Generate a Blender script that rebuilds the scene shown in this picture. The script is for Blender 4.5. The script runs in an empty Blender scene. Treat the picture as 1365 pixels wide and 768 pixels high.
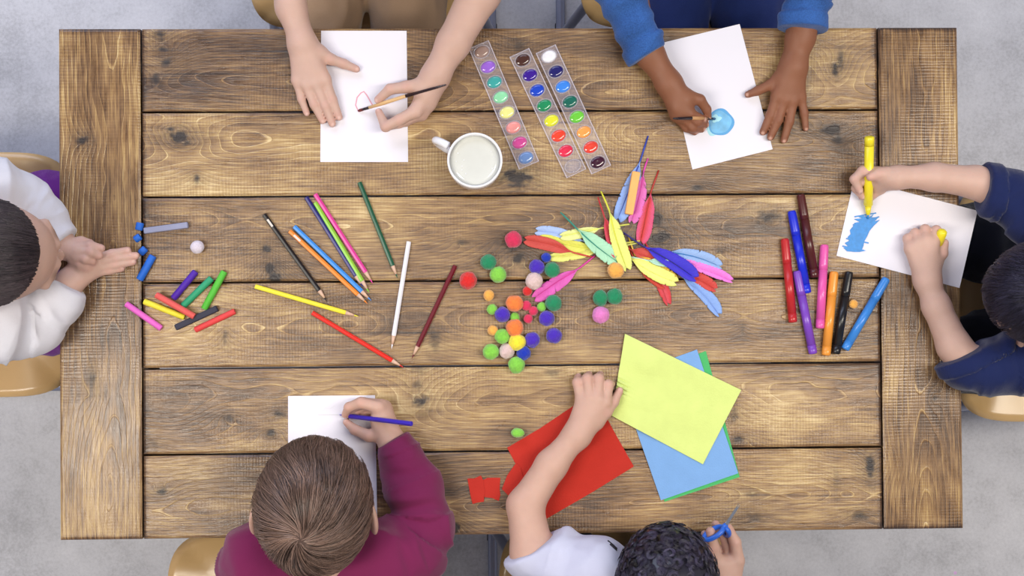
import bpy, bmesh, math, random
import numpy as np
from mathutils import Vector, Matrix

random.seed(7)
RNG = np.random.default_rng(11)
C = bpy.context.scene.collection
T = 0.74                      # height of the table top
FINE = 1.0                    # voxel size factor for the figures

# ------------------------------------------------------------------ camera
CAM = np.array([-0.061558, -0.037709, T + 2.0])
FPX = 1660.98
ra_, rb_, rc_ = 0.0131033, -0.0286554, -0.0079458
def _R(a, b, c):
    Rx = np.array([[1,0,0],[0,math.cos(a),-math.sin(a)],[0,math.sin(a),math.cos(a)]])
    Ry = np.array([[math.cos(b),0,math.sin(b)],[0,1,0],[-math.sin(b),0,math.cos(b)]])
    Rz = np.array([[math.cos(c),-math.sin(c),0],[math.sin(c),math.cos(c),0],[0,0,1]])
    return Rz @ Ry @ Rx
RC = _R(ra_, rb_, rc_)
def at(u, v, h=0.0):
    """world point at height h (m) above the table top that the camera sees at pixel u,v"""
    d = RC @ np.array([(u - 682.5) / FPX, -(v - 384.0) / FPX, -1.0])
    t = (T + h - CAM[2]) / d[2]
    return CAM + d * t
def atc(p):                   # (u, v, height in cm)
    return at(p[0], p[1], p[2] * 0.01)

cd = bpy.data.cameras.new('camera'); cam = bpy.data.objects.new('camera', cd); C.objects.link(cam)
cd.sensor_width = 36.0; cd.lens = FPX / 1365.0 * 36.0; cd.clip_start = 0.05
M4 = Matrix([[*RC[0], CAM[0]], [*RC[1], CAM[1]], [*RC[2], CAM[2]], [0, 0, 0, 1]])
cam.matrix_world = M4
bpy.context.scene.camera = cam

# ------------------------------------------------------------------ helpers
def lin(c):
    if isinstance(c, str):
        c = [int(c[i:i+2], 16) / 255 for i in (0, 2, 4)]
    else:
        c = [x / 255 for x in c]
    return [(x / 12.92 if x <= .04045 else ((x + .055) / 1.055) ** 2.4) for x in c] + [1.0]

def tag(o, label=None, cat=None, group=None, kind=None):
    if label: o['label'] = label
    if cat: o['category'] = cat
    if group: o['group'] = group
    if kind: o['kind'] = kind
    return o
def thing(name, label, cat, loc=(0, 0, 0), group=None):
    o = bpy.data.objects.new(name, None); C.objects.link(o)
    o.location = Vector([float(x) for x in loc]); o.empty_display_size = .05
    return tag(o, label, cat, group)
def from_arrays(name, V, F, mat=None, parent=None, smooth=True, loc=None, quads=True):
    """V world coordinates; the object gets its origin at parent/loc"""
    V = np.asarray(V, dtype=np.float64)
    org = np.array(parent.matrix_world.translation) if (parent is not None and loc is None) else (np.zeros(3) if loc is None else np.array(loc))
    if parent is not None and loc is None:
        q = parent; org = np.zeros(3)
        while q is not None:
            org = org + np.array(q.location); q = q.parent
    me = bpy.data.meshes.new(name)
    if isinstance(F, np.ndarray):
        n = F.shape[1]
        me.vertices.add(len(V)); me.vertices.foreach_set('co', (V - org).astype(np.float32).ravel())
        me.loops.add(F.size); me.loops.foreach_set('vertex_index', F.astype(np.int32).ravel())
        me.polygons.add(len(F)); me.polygons.foreach_set('loop_start', np.arange(0, F.size, n, dtype=np.int32))
        me.update(calc_edges=True)
    else:
        me.from_pydata([tuple(x) for x in (V - org)], [], F)
    me.validate()
    if smooth: me.polygons.foreach_set('use_smooth', np.ones(len(me.polygons), dtype=bool))
    if mat is not None: me.materials.append(mat)
    o = bpy.data.objects.new(name, me); C.objects.link(o)
    if parent is not None: o.parent = parent
    elif loc is not None: o.location = Vector([float(x) for x in loc])
    return o
def attr(o, name, data, typ='FLOAT'):
    a = o.data.attributes.new(name, typ, 'POINT')
    if typ == 'FLOAT': a.data.foreach_set('value', np.asarray(data, np.float32).ravel())
    elif typ == 'FLOAT_VECTOR': a.data.foreach_set('vector', np.asarray(data, np.float32).ravel())
    elif typ == 'FLOAT_COLOR': a.data.foreach_set('color', np.asarray(data, np.float32).ravel())

class MB:
    """collects simple solids and links them as one mesh"""
    def __init__(s): s.V = []; s.F = []; s.n = 0
    def add(s, V, F):
        V = np.asarray(V, float); s.V.append(V); s.F += [tuple(int(i) + s.n for i in f) for f in F]; s.n += len(V); return s
    def build(s, name, mat, parent=None, smooth=True, loc=None, bevel=0.0, seg=2, sub=0, auto=None):
        o = from_arrays(name, np.concatenate(s.V), s.F, mat, parent, smooth, loc)
        if bevel:
            m = o.modifiers.new('bevel', 'BEVEL'); m.width = bevel; m.segments = seg; m.limit_method = 'ANGLE'
        if sub:
            m = o.modifiers.new('sub', 'SUBSURF'); m.levels = sub; m.render_levels = sub
        return o
def frame_of(d):
    d = np.asarray(d, float); d = d / np.linalg.norm(d)
    a = np.array([0, 0, 1.0]) if abs(d[2]) < .9 else np.array([1.0, 0, 0])
    s = np.cross(a, d); s /= np.linalg.norm(s); t = np.cross(d, s)
    return d, s, t
def loft(mb, P, rad, n=16, flat=1.0, phase=0.0, closed=False):
    """tube through P with radius per point; ends capped"""
    P = np.asarray(P, float); m = len(P)
    if np.isscalar(rad): rad = [rad] * m
    V = []; s = None
    for i in range(m):
        d = P[min(i+1, m-1)] - P[max(i-1, 0)]
        if np.linalg.norm(d) < 1e-9: d = P[-1] - P[0]
        d = d / np.linalg.norm(d)
        if s is None: _, s, t = frame_of(d)
        else:
            s = s - d * np.dot(s, d); s /= np.linalg.norm(s); t = np.cross(d, s)
        for k in range(n):
            a = 2 * math.pi * k / n + phase
            V.append(P[i] + rad[i] * (math.cos(a) * s + flat * math.sin(a) * t))
    F = []
    for i in range(m - 1):
        for k in range(n):
            F.append((i*n + k, i*n + (k+1) % n, (i+1)*n + (k+1) % n, (i+1)*n + k))
    F.append(tuple(range(n - 1, -1, -1))); F.append(tuple((m-1)*n + k for k in range(n)))
    mb.add(V, F)
def axis_loft(mb, A, B, prof, n=16, phase=0.0):
    """solid of revolution between A and B, prof = [(t, r)]"""
    A = np.asarray(A, float); B = np.asarray(B, float); d, s, t = frame_of(B - A); L = np.linalg.norm(B - A)
    V = []; m = len(prof)
    for (x, r) in prof:
        for k in range(n):
            a = 2 * math.pi * k / n + phase
            V.append(A + d * x * L + r * (math.cos(a) * s + math.sin(a) * t))
    F = [(i*n + k, i*n + (k+1) % n, (i+1)*n + (k+1) % n, (i+1)*n + k) for i in range(m-1) for k in range(n)]
    F.append(tuple(range(n - 1, -1, -1))); F.append(tuple((m-1)*n + k for k in range(n)))
    mb.add(V, F)
def box(mb, c, h, R=None):
    c = np.asarray(c, float); h = np.asarray(h, float)
    V = np.array([[x, y, z] for z in (-1, 1) for y in (-1, 1) for x in (-1, 1)]) * h
    if R is not None: V = V @ np.asarray(R).T
    mb.add(V + c, [(0,2,3,1), (4,5,7,6), (0,1,5,4), (2,6,7,3), (0,4,6,2), (1,3,7,5)])
def rev(mb, c, prof, n=48):
    """lathe about z, prof = [(r, z)] outside to inside"""
    V = []; m = len(prof)
    for r, z in prof:
        for k in range(n):
            a = 2 * math.pi * k / n; V.append((c[0] + r*math.cos(a), c[1] + r*math.sin(a), c[2] + z))
    F = [(i*n + k, i*n + (k+1) % n, (i+1)*n + (k+1) % n, (i+1)*n + k) for i in range(m-1) for k in range(n)]
    F.append(tuple(range(n-1, -1, -1))); F.append(tuple((m-1)*n + k for k in range(n)))
    mb.add(V, F)

# numpy value noise ------------------------------------------------
def _h(i, j, k, s):
    n = (i * 374761393 + j * 668265263 + k * 2147483647 + s * 974634777).astype(np.int64)
    n = (n ^ (n >> 13)) * 1274126177; n = n & 0x7fffffff; n = (n ^ (n >> 16)) & 0xffff
    return n / 65535.0 * 2 - 1
def vnoise(P, seed=0):
    P = np.asarray(P, float)
    I = np.floor(P).astype(np.int64); f = P - I; f = f * f * (3 - 2 * f); r = 0
    for a in (0, 1):
        for b in (0, 1):
            for c in (0, 1):
                w = (f[..., 0] if a else 1 - f[..., 0]) * (f[..., 1] if b else 1 - f[..., 1]) * (f[..., 2] if c else 1 - f[..., 2])
                r = r + w * _h(I[..., 0] + a, I[..., 1] + b, I[..., 2] + c, seed)
    return r
def fbm(P, seed=0, o=3):
    r = 0; a = 1.0
    for i in range(o):
        r = r + a * vnoise(P * 2 ** i, seed + i * 17); a *= .5
    return r

# ------------------------------------------------------------------ materials
def newmat(name):
    m = bpy.data.materials.new(name); m.use_nodes = True
    nt = m.node_tree; b = nt.nodes['Principled BSDF']
    return m, nt, b
_MC = {}
def mat(name, col, rough=.5, spec=.5, bump=0.0, bscale=300.0, var=0.0, vscale=40.0, metal=0.0, sheen=0.0, coat=0.0, sss=0.0, alpha=1.0, trans=0.0, tint=None, aniso=None):
    if name in _MC: return _MC[name]
    m, nt, b = newmat(name); N = nt.nodes; L = nt.links
    b.inputs['Base Color'].default_value = lin(col); b.inputs['Roughness'].default_value = rough
    b.inputs['Specular IOR Level'].default_value = spec; b.inputs['Metallic'].default_value = metal
    b.inputs['Sheen Weight'].default_value = sheen; b.inputs['Sheen Roughness'].default_value = .5
    b.inputs['Coat Weight'].default_value = coat; b.inputs['Coat Roughness'].default_value = .08
    b.inputs['Alpha'].default_value = alpha; b.inputs['Transmission Weight'].default_value = trans
    if sss:
        b.inputs['Subsurface Weight'].default_value = sss; b.inputs['Subsurface Scale'].default_value = .006
        b.inputs['Subsurface Radius'].default_value = (1.0, .35, .2)
    tc = N.new('ShaderNodeTexCoord')
    if var or tint:
        nz = N.new('ShaderNodeTexNoise'); nz.inputs['Scale'].default_value = vscale; nz.inputs['Detail'].default_value = 5
        L.new(tc.outputs['Object'], nz.inputs['Vector'])
        hv = N.new('ShaderNodeHueSaturation'); hv.inputs['Color'].default_value = lin(col)
        mr = N.new('ShaderNodeMapRange'); mr.inputs['From Min'].default_value = .3; mr.inputs['From Max'].default_value = .7
        mr.inputs['To Min'].default_value = 1 - var; mr.inputs['To Max'].default_value = 1 + var
        L.new(nz.outputs['Fac'], mr.inputs['Value']); L.new(mr.outputs['Result'], hv.inputs['Value'])
        out = hv.outputs['Color']
        if tint:                                   # vertex colour 'tint' (rgb, strength in a)
            at_ = N.new('ShaderNodeAttribute'); at_.attribute_name = 'tint'
            mx = N.new('ShaderNodeMix'); mx.data_type = 'RGBA'
            L.new(at_.outputs['Alpha'], mx.inputs[0]); L.new(out, mx.inputs[6]); L.new(at_.outputs['Color'], mx.inputs[7])
            out = mx.outputs[2]
        L.new(out, b.inputs['Base Color'])
    if bump:
        nb = N.new('ShaderNodeTexNoise'); nb.inputs['Scale'].default_value = bscale; nb.inputs['Detail'].default_value = 3
        L.new(tc.outputs['Object'], nb.inputs['Vector'])
        bp = N.new('ShaderNodeBump'); bp.inputs['Strength'].default_value = min(1, bump); bp.inputs['Distance'].default_value = .001
        L.new(nb.outputs['Fac'], bp.inputs['Height']); L.new(bp.outputs['Normal'], b.inputs['Normal'])
    _MC[name] = m
    return m

def cloth(name, col, scale=900.0, rough=.85, var=.08, sheen=.25, twill=False):
    if name in _MC: return _MC[name]
    m, nt, b = newmat(name); N = nt.nodes; L = nt.links
    tc = N.new('ShaderNodeTexCoord')
    w1 = N.new('ShaderNodeTexWave'); w1.inputs['Scale'].default_value = scale; w1.wave_type = 'BANDS'
    w1.bands_direction = 'DIAGONAL' if twill else 'X'; w1.inputs['Distortion'].default_value = 1.0
    L.new(tc.outputs['Object'], w1.inputs['Vector'])
    nz = N.new('ShaderNodeTexNoise'); nz.inputs['Scale'].default_value = 700 if not twill else 450; nz.inputs['Detail'].default_value = 4
    L.new(tc.outputs['Object'], nz.inputs['Vector'])
    n2 = N.new('ShaderNodeTexNoise'); n2.inputs['Scale'].default_value = 22; n2.inputs['Detail'].default_value = 4
    L.new(tc.outputs['Object'], n2.inputs['Vector'])
    ad = N.new('ShaderNodeMath'); ad.operation = 'ADD'; L.new(w1.outputs['Fac'], ad.inputs[0]); L.new(nz.outputs['Fac'], ad.inputs[1])
    a2 = N.new('ShaderNodeMath'); a2.operation = 'ADD'; L.new(nz.outputs['Fac'], a2.inputs[0]); L.new(n2.outputs['Fac'], a2.inputs[1])
    mr = N.new('ShaderNodeMapRange'); mr.inputs['From Min'].default_value = .6; mr.inputs['From Max'].default_value = 1.4
    mr.inputs['To Min'].default_value = 1 - var; mr.inputs['To Max'].default_value = 1 + var
    L.new(a2.outputs[0], mr.inputs['Value'])
    hv = N.new('ShaderNodeHueSaturation'); hv.inputs['Color'].default_value = lin(col); L.new(mr.outputs['Result'], hv.inputs['Value'])
    L.new(hv.outputs['Color'], b.inputs['Base Color'])
    bp = N.new('ShaderNodeBump'); bp.inputs['Strength'].default_value = .35; bp.inputs['Distance'].default_value = .0008
    L.new(ad.outputs[0], bp.inputs['Height']); L.new(bp.outputs['Normal'], b.inputs['Normal'])
    b.inputs['Roughness'].default_value = rough; b.inputs['Specular IOR Level'].default_value = .25
    b.inputs['Sheen Weight'].default_value = sheen; b.inputs['Sheen Roughness'].default_value = .4
    _MC[name] = m
    return m

# ---- wood of the table: grain phase, knots and stain come as mesh attributes
def wood_mat():
    m, nt, b = newmat('stained pine'); N = nt.nodes; L = nt.links
    def A(n):
        a = N.new('ShaderNodeAttribute'); a.attribute_name = n; return a
    def math_(op, x, y=None, clamp=False):
        k = N.new('ShaderNodeMath'); k.operation = op; k.use_clamp = clamp
        for i, s in enumerate((x, y)):
            if s is None: continue
            if isinstance(s, (int, float)): k.inputs[i].default_value = s
            else: L.new(s, k.inputs[i])
        return k.outputs[0]
    def rng(x, a, b_, c, d, smooth=False):
        k = N.new('ShaderNodeMapRange'); k.interpolation_type = 'SMOOTHSTEP' if smooth else 'LINEAR'
        L.new(x, k.inputs['Value'])
        for n_, v_ in zip(('From Min', 'From Max', 'To Min', 'To Max'), (a, b_, c, d)): k.inputs[n_].default_value = v_
        return k.outputs['Result']
    wc = A('wc').outputs['Vector']
    def noise(sx, sy, detail=4, rough=.55, off=0.0):
        mp = N.new('ShaderNodeMapping'); mp.inputs['Scale'].default_value = (sx, sy, 1); mp.inputs['Location'].default_value = (off, off, 0)
        L.new(wc, mp.inputs['Vector'])
        n = N.new('ShaderNodeTexNoise'); n.inputs['Scale'].default_value = 1; n.inputs['Detail'].default_value = detail; n.inputs['Roughness'].default_value = rough
        L.new(mp.outputs[0], n.inputs['Vector']); return n.outputs['Fac']
    ring = A('ring').outputs['Fac']; knot = A('knot').outputs['Fac']; stain = A('stain').outputs['Fac']
    ring2 = math_('ADD', ring, math_('MULTIPLY', noise(9, 120, 3), .14))
    fr = math_('FRACT', ring2)
    line = rng(fr, .84, .95, 0, 1, True); line = math_('MULTIPLY', line, rng(fr, .965, 1.0, 1, 0, True))
    lmask = rng(noise(3.5, 16, 3, off=5), .34, .58, .40, 1)
    line = math_('MULTIPLY', line, lmask)
    fibre = noise(12, 1300, 3, .6); fib2 = noise(22, 520, 4, .6, 3)
    blotch = noise(7, 20, 5, .6, 9); blotch2 = noise(34, 60, 4, .6, 1)
    # saw marks across the grain
    mp = N.new('ShaderNodeMapping'); mp.inputs['Scale'].default_value = (1, .12, 1); L.new(wc, mp.inputs['Vector'])
    wv = N.new('ShaderNodeTexWave'); wv.wave_type = 'BANDS'; wv.bands_direction = 'X'; wv.inputs['Scale'].default_value = 62
    wv.inputs['Distortion'].default_value = 4.5; wv.inputs['Detail'].default_value = 2.0; wv.inputs['Detail Scale'].default_value = 1.6
    L.new(mp.outputs[0], wv.inputs['Vector'])
    saw = math_('MULTIPLY', wv.outputs['Fac'], rng(noise(4, 9, 3, off=12), .42, .66, .1, 1))
    # tone 0 dark .. 1 light
    t = math_('MULTIPLY', rng(fibre, .3, .7, -.5, .5), .38)
    t = math_('ADD', t, math_('MULTIPLY', rng(fib2, .3, .7, -.5, .5), .26))
    t = math_('ADD', t, math_('MULTIPLY', rng(blotch, .3, .7, -.5, .5), .38))
    t = math_('ADD', t, math_('MULTIPLY', rng(blotch2, .3, .7, -.5, .5), .09))
    t = math_('ADD', t, math_('MULTIPLY', math_('SUBTRACT', saw, .3), .10))
    t = math_('ADD', t, math_('MULTIPLY', rng(fr, 0, .8, .5, -.5), .13))
    t = math_('ADD', t, math_('MULTIPLY', stain, .46))
    t = math_('ADD', t, .45)
    t = math_('ADD', t, math_('MULTIPLY', line, .36))
    t = math_('SUBTRACT', t, math_('MULTIPLY', rng(noise(120, 120, 2, off=2), .4, .8, .2, 1.0), math_('MULTIPLY', knot, .0)))
    cr = N.new('ShaderNodeValToRGB'); e = cr.color_ramp.elements
    e[0].position = 0.0; e[0].color = lin('33231a'); e[1].position = 1.0; e[1].color = lin('e8d19e')
    for p_, c_ in ((.22, '573e29'), (.45, '896845'), (.68, 'b3925e')):
        x = e.new(p_); x.color = lin(c_)
    L.new(t, cr.inputs['Fac'])
    kn = math_('MULTIPLY', knot, rng(noise(60, 150, 4, off=7), .3, .6, .95, 1.6), True)
    mx = N.new('ShaderNodeMix'); mx.data_type = 'RGBA'; L.new(kn, mx.inputs[0]); L.new(cr.outputs['Color'], mx.inputs[6])
    mx.inputs[7].default_value = lin('231713')
    L.new(mx.outputs[2], b.inputs['Base Color'])
    ro = math_('ADD', rng(blotch2, .3, .7, .25, .40), math_('MULTIPLY', knot, .25))
    L.new(ro, b.inputs['Roughness'])
    b.inputs['Specular IOR Level'].default_value = .5; b.inputs['Coat Weight'].default_value = .35; b.inputs['Coat Roughness'].default_value = .24
    hgt = math_('ADD', math_('MULTIPLY', fibre, .5), math_('MULTIPLY', fib2, .6))
    hgt = math_('ADD', hgt, math_('MULTIPLY', saw, .35)); hgt = math_('ADD', hgt, math_('MULTIPLY', line, .7))
    hgt = math_('SUBTRACT', hgt, math_('MULTIPLY', knot, .8))
    bp = N.new('ShaderNodeBump'); bp.inputs['Strength'].default_value = .55; bp.inputs['Distance'].default_value = .0011
    L.new(hgt, bp.inputs['Height']); L.new(bp.outputs['Normal'], b.inputs['Normal']); L.new(bp.outputs['Normal'], b.inputs['Coat Normal'])
    return m
WOOD = wood_mat()

def floor_mat():
    m, nt, b = newmat('polished concrete'); N = nt.nodes; L = nt.links
    tc = N.new('ShaderNodeTexCoord')
    def nz(s, d, r=.6):
        n = N.new('ShaderNodeTexNoise'); n.inputs['Scale'].default_value = s; n.inputs['Detail'].default_value = d; n.inputs['Roughness'].default_value = r
        L.new(tc.outputs['Object'], n.inputs['Vector']); return n.outputs['Fac']
    def mul(a, k):
        q = N.new('ShaderNodeMath'); q.operation = 'MULTIPLY'; L.new(a, q.inputs[0]); q.inputs[1].default_value = k; return q.outputs[0]
    def add(a, c):
        q = N.new('ShaderNodeMath'); q.operation = 'ADD'; L.new(a, q.inputs[0]); L.new(c, q.inputs[1]); return q.outputs[0]
    s = add(add(mul(nz(2.2, 6), .40), mul(nz(11, 9, .75), .42)), mul(nz(150, 4, .7), .3))
    cr = N.new('ShaderNodeValToRGB'); e = cr.color_ramp.elements
    e[0].position = .42; e[0].color = lin('a8a8ad'); e[1].position = .72; e[1].color = lin('dcdce2')
    x = e.new(.56); x.color = lin('c9c9cf')
    L.new(s, cr.inputs['Fac'])
    vo = N.new('ShaderNodeTexVoronoi'); vo.inputs['Scale'].default_value = 9; L.new(tc.outputs['Object'], vo.inputs['Vector'])
    lt = N.new('ShaderNodeMath'); lt.operation = 'LESS_THAN'; L.new(vo.outputs['Distance'], lt.inputs[0]); lt.inputs[1].default_value = .035
    mx = N.new('ShaderNodeMix'); mx.data_type = 'RGBA'; L.new(lt.outputs[0], mx.inputs[0]); L.new(cr.outputs['Color'], mx.inputs[6]); L.new(vo.outputs['Color'], mx.inputs[7])
    mx2 = N.new('ShaderNodeMix'); mx2.data_type = 'RGBA'; mx2.inputs[0].default_value = .35; L.new(cr.outputs['Color'], mx2.inputs[6]); L.new(mx.outputs[2], mx2.inputs[7])
    L.new(mx2.outputs[2], b.inputs['Base Color'])
    b.inputs['Roughness'].default_value = .42
    bp = N.new('ShaderNodeBump'); bp.inputs['Strength'].default_value = .15; bp.inputs['Distance'].default_value = .002
    L.new(s, bp.inputs['Height']); L.new(bp.outputs['Normal'], b.inputs['Normal'])
    return m
mb = MB(); box(mb, (0, 0, -.05), (3.0, 2.4, .05))
fl = mb.build('floor', floor_mat(), smooth=False); tag(fl, kind='structure')

# ------------------------------------------------------------------ the table
XL, XR = -.725, .725; HY = .8158 / 2
xl = (at(188, 380)[0] + at(190, 380)[0]) / 2; xr = at(1174, 384)[0]
ys = [HY] + [(at(190, a)[1] + at(1172, b)[1]) / 2 for a, b in ((148, 148), (262, 259), (377, 371), (492, 483), (607, 596))] + [-HY]
KN = [ # knots: px, py, half length along grain mm, half width mm, strength
 (238,183,9,7,1.0),(228,172,6,3,.7),(248,191,6,3,.7),(690,237,15,10,1.0),(872,291,10,8,.95),(881,317,11,8,1.0),(1025,290,14,8,.7),
 (1108,173,12,6,1.0),(1118,186,7,4,.9),(686,327,9,7,.9),(692,345,8,6,.9),(355,332,6,5,.8),(360,358,6,6,.9),(366,374,7,12,1.0),
 (372,551,9,7,.6),(361,577,6,4,.8),(304,557,5,4,.8),(222,84,6,6,.7),(217,66,6,3,.9),(213,45,7,8,.7),(1120,80,5,12,.6),(1113,92,4,8,.8),
 (110,187,5,8,.8),(122,505,12,5,.6),(124,528,4,8,.3),(325,702,4,6,.4),(332,712,5,3,.5),(607,703,5,7,.8),(583,690,4,5,.4),
 (560,536,9,9,.7),(555,515,8,6,.5),(978,553,6,8,.5),(986,586,7,4,.7),(1160,622,5,14,.9),(1146,688,10,5,.7),(1005,690,9,5,.5),(1002,658,10,5,.4),
 (616,324,8,3,.5),(663,322,5,3,.5),(628,372,8,4,.4),(960,335,5,4,.4),(775,398,6,9,.4),(990,440,3,6,.4),(640,262,10,4,.2),
 (930,250,8,4,.7),(580,455,7,14,.5),(560,490,9,6,.4),(420,405,5,16,.3),(300,450,3,8,.5),(205,592,6,6,.4),(215,655,7,5,.7),(460,490,20,4,.4),
 (1065,104,7,9,.5),(735,497,10,5,.4),(560,630,9,12,.5),(600,655,12,5,.5),(208,105,5,7,.7),(263,238,4,5,.6),(690,60,12,7,.5),(828,75,8,7,.3),
 (520,430,4,7,.4),(850,600,10,9,.4),(1115,640,4,14,.3),(355,640,30,9,.35),(1246,531,3,3,.6)]
KW = [(at(u, v)[0], at(u, v)[1], a*.00155, b*.00155, s) for u, v, a, b, s in KN]
tbl = thing('craft_table', 'large rustic table of wide stained brown planks with breadboard ends', 'table', (0, 0, 0))
def plank(x0, x1, y0, y1, vert, seed, name='plank', lab=None):
    rs = np.random.default_rng(seed); step = .0022
    g = .0016 if not vert else .0014
    x0 += g; x1 -= g; y0 += g; y1 -= g; th = .042
    nx = int((x1 - x0) / step); ny = int((y1 - y0) / step)
    cx_ = np.array([0, .0014, .0028, .0034]); X = np.concatenate([x0 + cx_, np.linspace(x0 + .005, x1 - .005, nx), x1 - cx_[::-1]]); Y = np.concatenate([y0 + cx_, np.linspace(y0 + .005, y1 - .005, ny), y1 - cx_[::-1]]); nx += 8; ny += 8; X, Y = np.meshgrid(X, Y, indexing='ij')
    e = np.minimum(np.minimum(X - x0, x1 - X), np.minimum(Y - y0, y1 - Y))
    Z = T - .0021 * np.clip(1 - e / .0034, 0, 1)
    U, Vv = (Y, X) if vert else (X, Y)
    mid = (y0 + y1) / 2 if not vert else (x0 + x1) / 2
    v = Vv - mid
    S = seed * 3.7
    n1 = lambda fu, fv, sd, o=3: fbm(np.stack([U * fu, v * fv, np.full_like(U, S)], -1), sd, o)
    v0 = rs.uniform(-.02, .03) + .018 * n1(1.3, 0, 1)
    d = .030 + .030 * n1(2.3 if not vert else 2.0, 0, 5, 2) + .006 * n1(9, 12, 9)
    ringd = np.sqrt((v - v0) ** 2 + d ** 2 + 1e-5)
    knot = np.zeros_like(U)
    for kx, ky, a, b, s in KW:
        du = (U - (ky if vert else kx)); dv = (Vv - (kx if vert else ky))
        if not (x0 - .05 < kx < x1 + .05 and y0 - .03 < ky < y1 + .03): continue
        q = np.sqrt((du / (a * 1.0)) ** 2 + (dv / (b * 1.0)) ** 2 + 1e-6)
        q = q + .35 * n1(150, 150, 33)
        inside = x0 <= kx <= x1 and y0 <= ky <= y1
        ringd = ringd + (.030 * s * np.exp(-np.sqrt((du / (a * 3.2)) ** 2 + (dv / (b * 2.2)) ** 2)) * (1 if s > 0 else 0))
        if inside:
            core = np.clip(1.25 - q, 0, 1) ** .7 * s; halo = np.clip(1 - np.abs(q - 1.5) * 2.2, 0, 1) * .35 * s
            knot = np.maximum(knot, np.maximum(core, halo))
            knot = np.maximum(knot, .28 * s * np.exp(-(du / (a * 3.5)) ** 2 - (dv / (b * 1.6)) ** 2))
    ring = ringd / (.0048 if not vert else .0062) + .25 * n1(6, 40, 21)
    en = (np.minimum(U - U.min(), U.max() - U))
    stain = .38 * n1(4, 9, 41, 4) + .22 * n1(1.3, 3, 47, 2)
    rag = .004 + .010 * (n1(30, 60, 51) * .5 + .5)
    stain -= .70 * np.clip(1 - en / rag, 0, 1) + .05 * np.clip(1 - e / (.0035 + .003 * n1(40, 40, 55)), 0, 1)
    if not vert:
        # dark ring-shaped weathering patches and a few checks along the grain
        for _ in range(2):
            cu, cv = rs.uniform(x0, x1), rs.uniform(-.05, .05); L_ = rs.uniform(.10, .35)
            line = np.exp(-((v - cv - .003 * n1(5, 0, 61)) / .0011) ** 2) * np.clip(1 - np.abs(U - cu) / L_, 0, 1)
            stain -= .8 * line
    V = np.stack([X, Y, Z], -1).reshape(-1, 3); N0 = nx * ny
    idx = np.arange(N0).reshape(nx, ny)
    F = np.stack([idx[:-1, :-1], idx[1:, :-1], idx[1:, 1:], idx[:-1, 1:]], -1).reshape(-1, 4)
    loop = np.concatenate([idx[:, 0], idx[-1, 1:], idx[-2::-1, -1], idx[0, -2:0:-1]])
    low = V[loop].copy(); low[:, 2] = T - th
    V2 = np.concatenate([V, low, V[loop]]); li = N0 + np.arange(len(loop)); lt_ = li + len(loop)
    F2 = np.stack([np.roll(lt_, -1), lt_, li, np.roll(li, -1)], -1)
    cb = np.array([[x0, y0, T - th], [x0, y1, T - th], [x1, y1, T - th], [x1, y0, T - th]])
    V2 = np.concatenate([V2, cb]); nb = N0 + 2 * len(loop)
    F3 = np.concatenate([F, F2, [[nb, nb+1, nb+2, nb+3]]])
    o = from_arrays(name, V2, F3, WOOD, tbl)
    ext = lambda A, val: np.concatenate([A.ravel(), A.ravel()[loop] if val is None else np.full(len(loop), val), A.ravel()[loop] if val is None else np.full(len(loop), val), np.full(4, 0.0)])
    attr(o, 'ring', ext(ring, None)); attr(o, 'knot', ext(knot, .3)); attr(o, 'stain', ext(stain, -.3))
    wc = np.stack([np.concatenate([U.ravel(), U.ravel()[loop], U.ravel()[loop], np.zeros(4)]) + S, np.concatenate([v.ravel(), v.ravel()[loop], v.ravel()[loop], np.zeros(4)]) + S, V2[:, 2] * 0 + S], -1)
    attr(o, 'wc', wc, 'FLOAT_VECTOR')
    if lab: o['label'] = lab
    return o
for i in range(6):
    plank(xl, xr, ys[i+1], ys[i], False, 3 + i)
plank(XL, xl, -HY, HY, True, 21, 'breadboard_end', 'vertical end board of brown wood'); plank(xr, XR, -HY, HY, True, 24, 'breadboard_end', 'vertical end board of brown wood')
dw = mat('dark table wood', '4a3423', .6, bump=.4, bscale=60, var=.2, vscale=30)
for sx in (-1, 1):
    for sy in (-1, 1):
        mb = MB(); box(mb, (sx * .60, sy * .29, (T - .042) / 2), (.04, .04, (T - .042) / 2)); mb.build('leg', dw, tbl, False, bevel=.004)
for sy in (-1, 1):
    mb = MB(); box(mb, (0, sy * .30, T - .042 - .045), (.558, .011, .045)); mb.build('apron', dw, tbl, False, bevel=.002)
for sx in (-1, 1):
    mb = MB(); box(mb, (sx * .61, 0, T - .042 - .045), (.011, .248, .045)); mb.build('apron', dw, tbl, False, bevel=.002)
mb = MB(); box(mb, (0, 0, T - .042 - .008), (.59, .02, .008)); mb.build('cross_batten', dw, tbl, False, bevel=.002)
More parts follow.
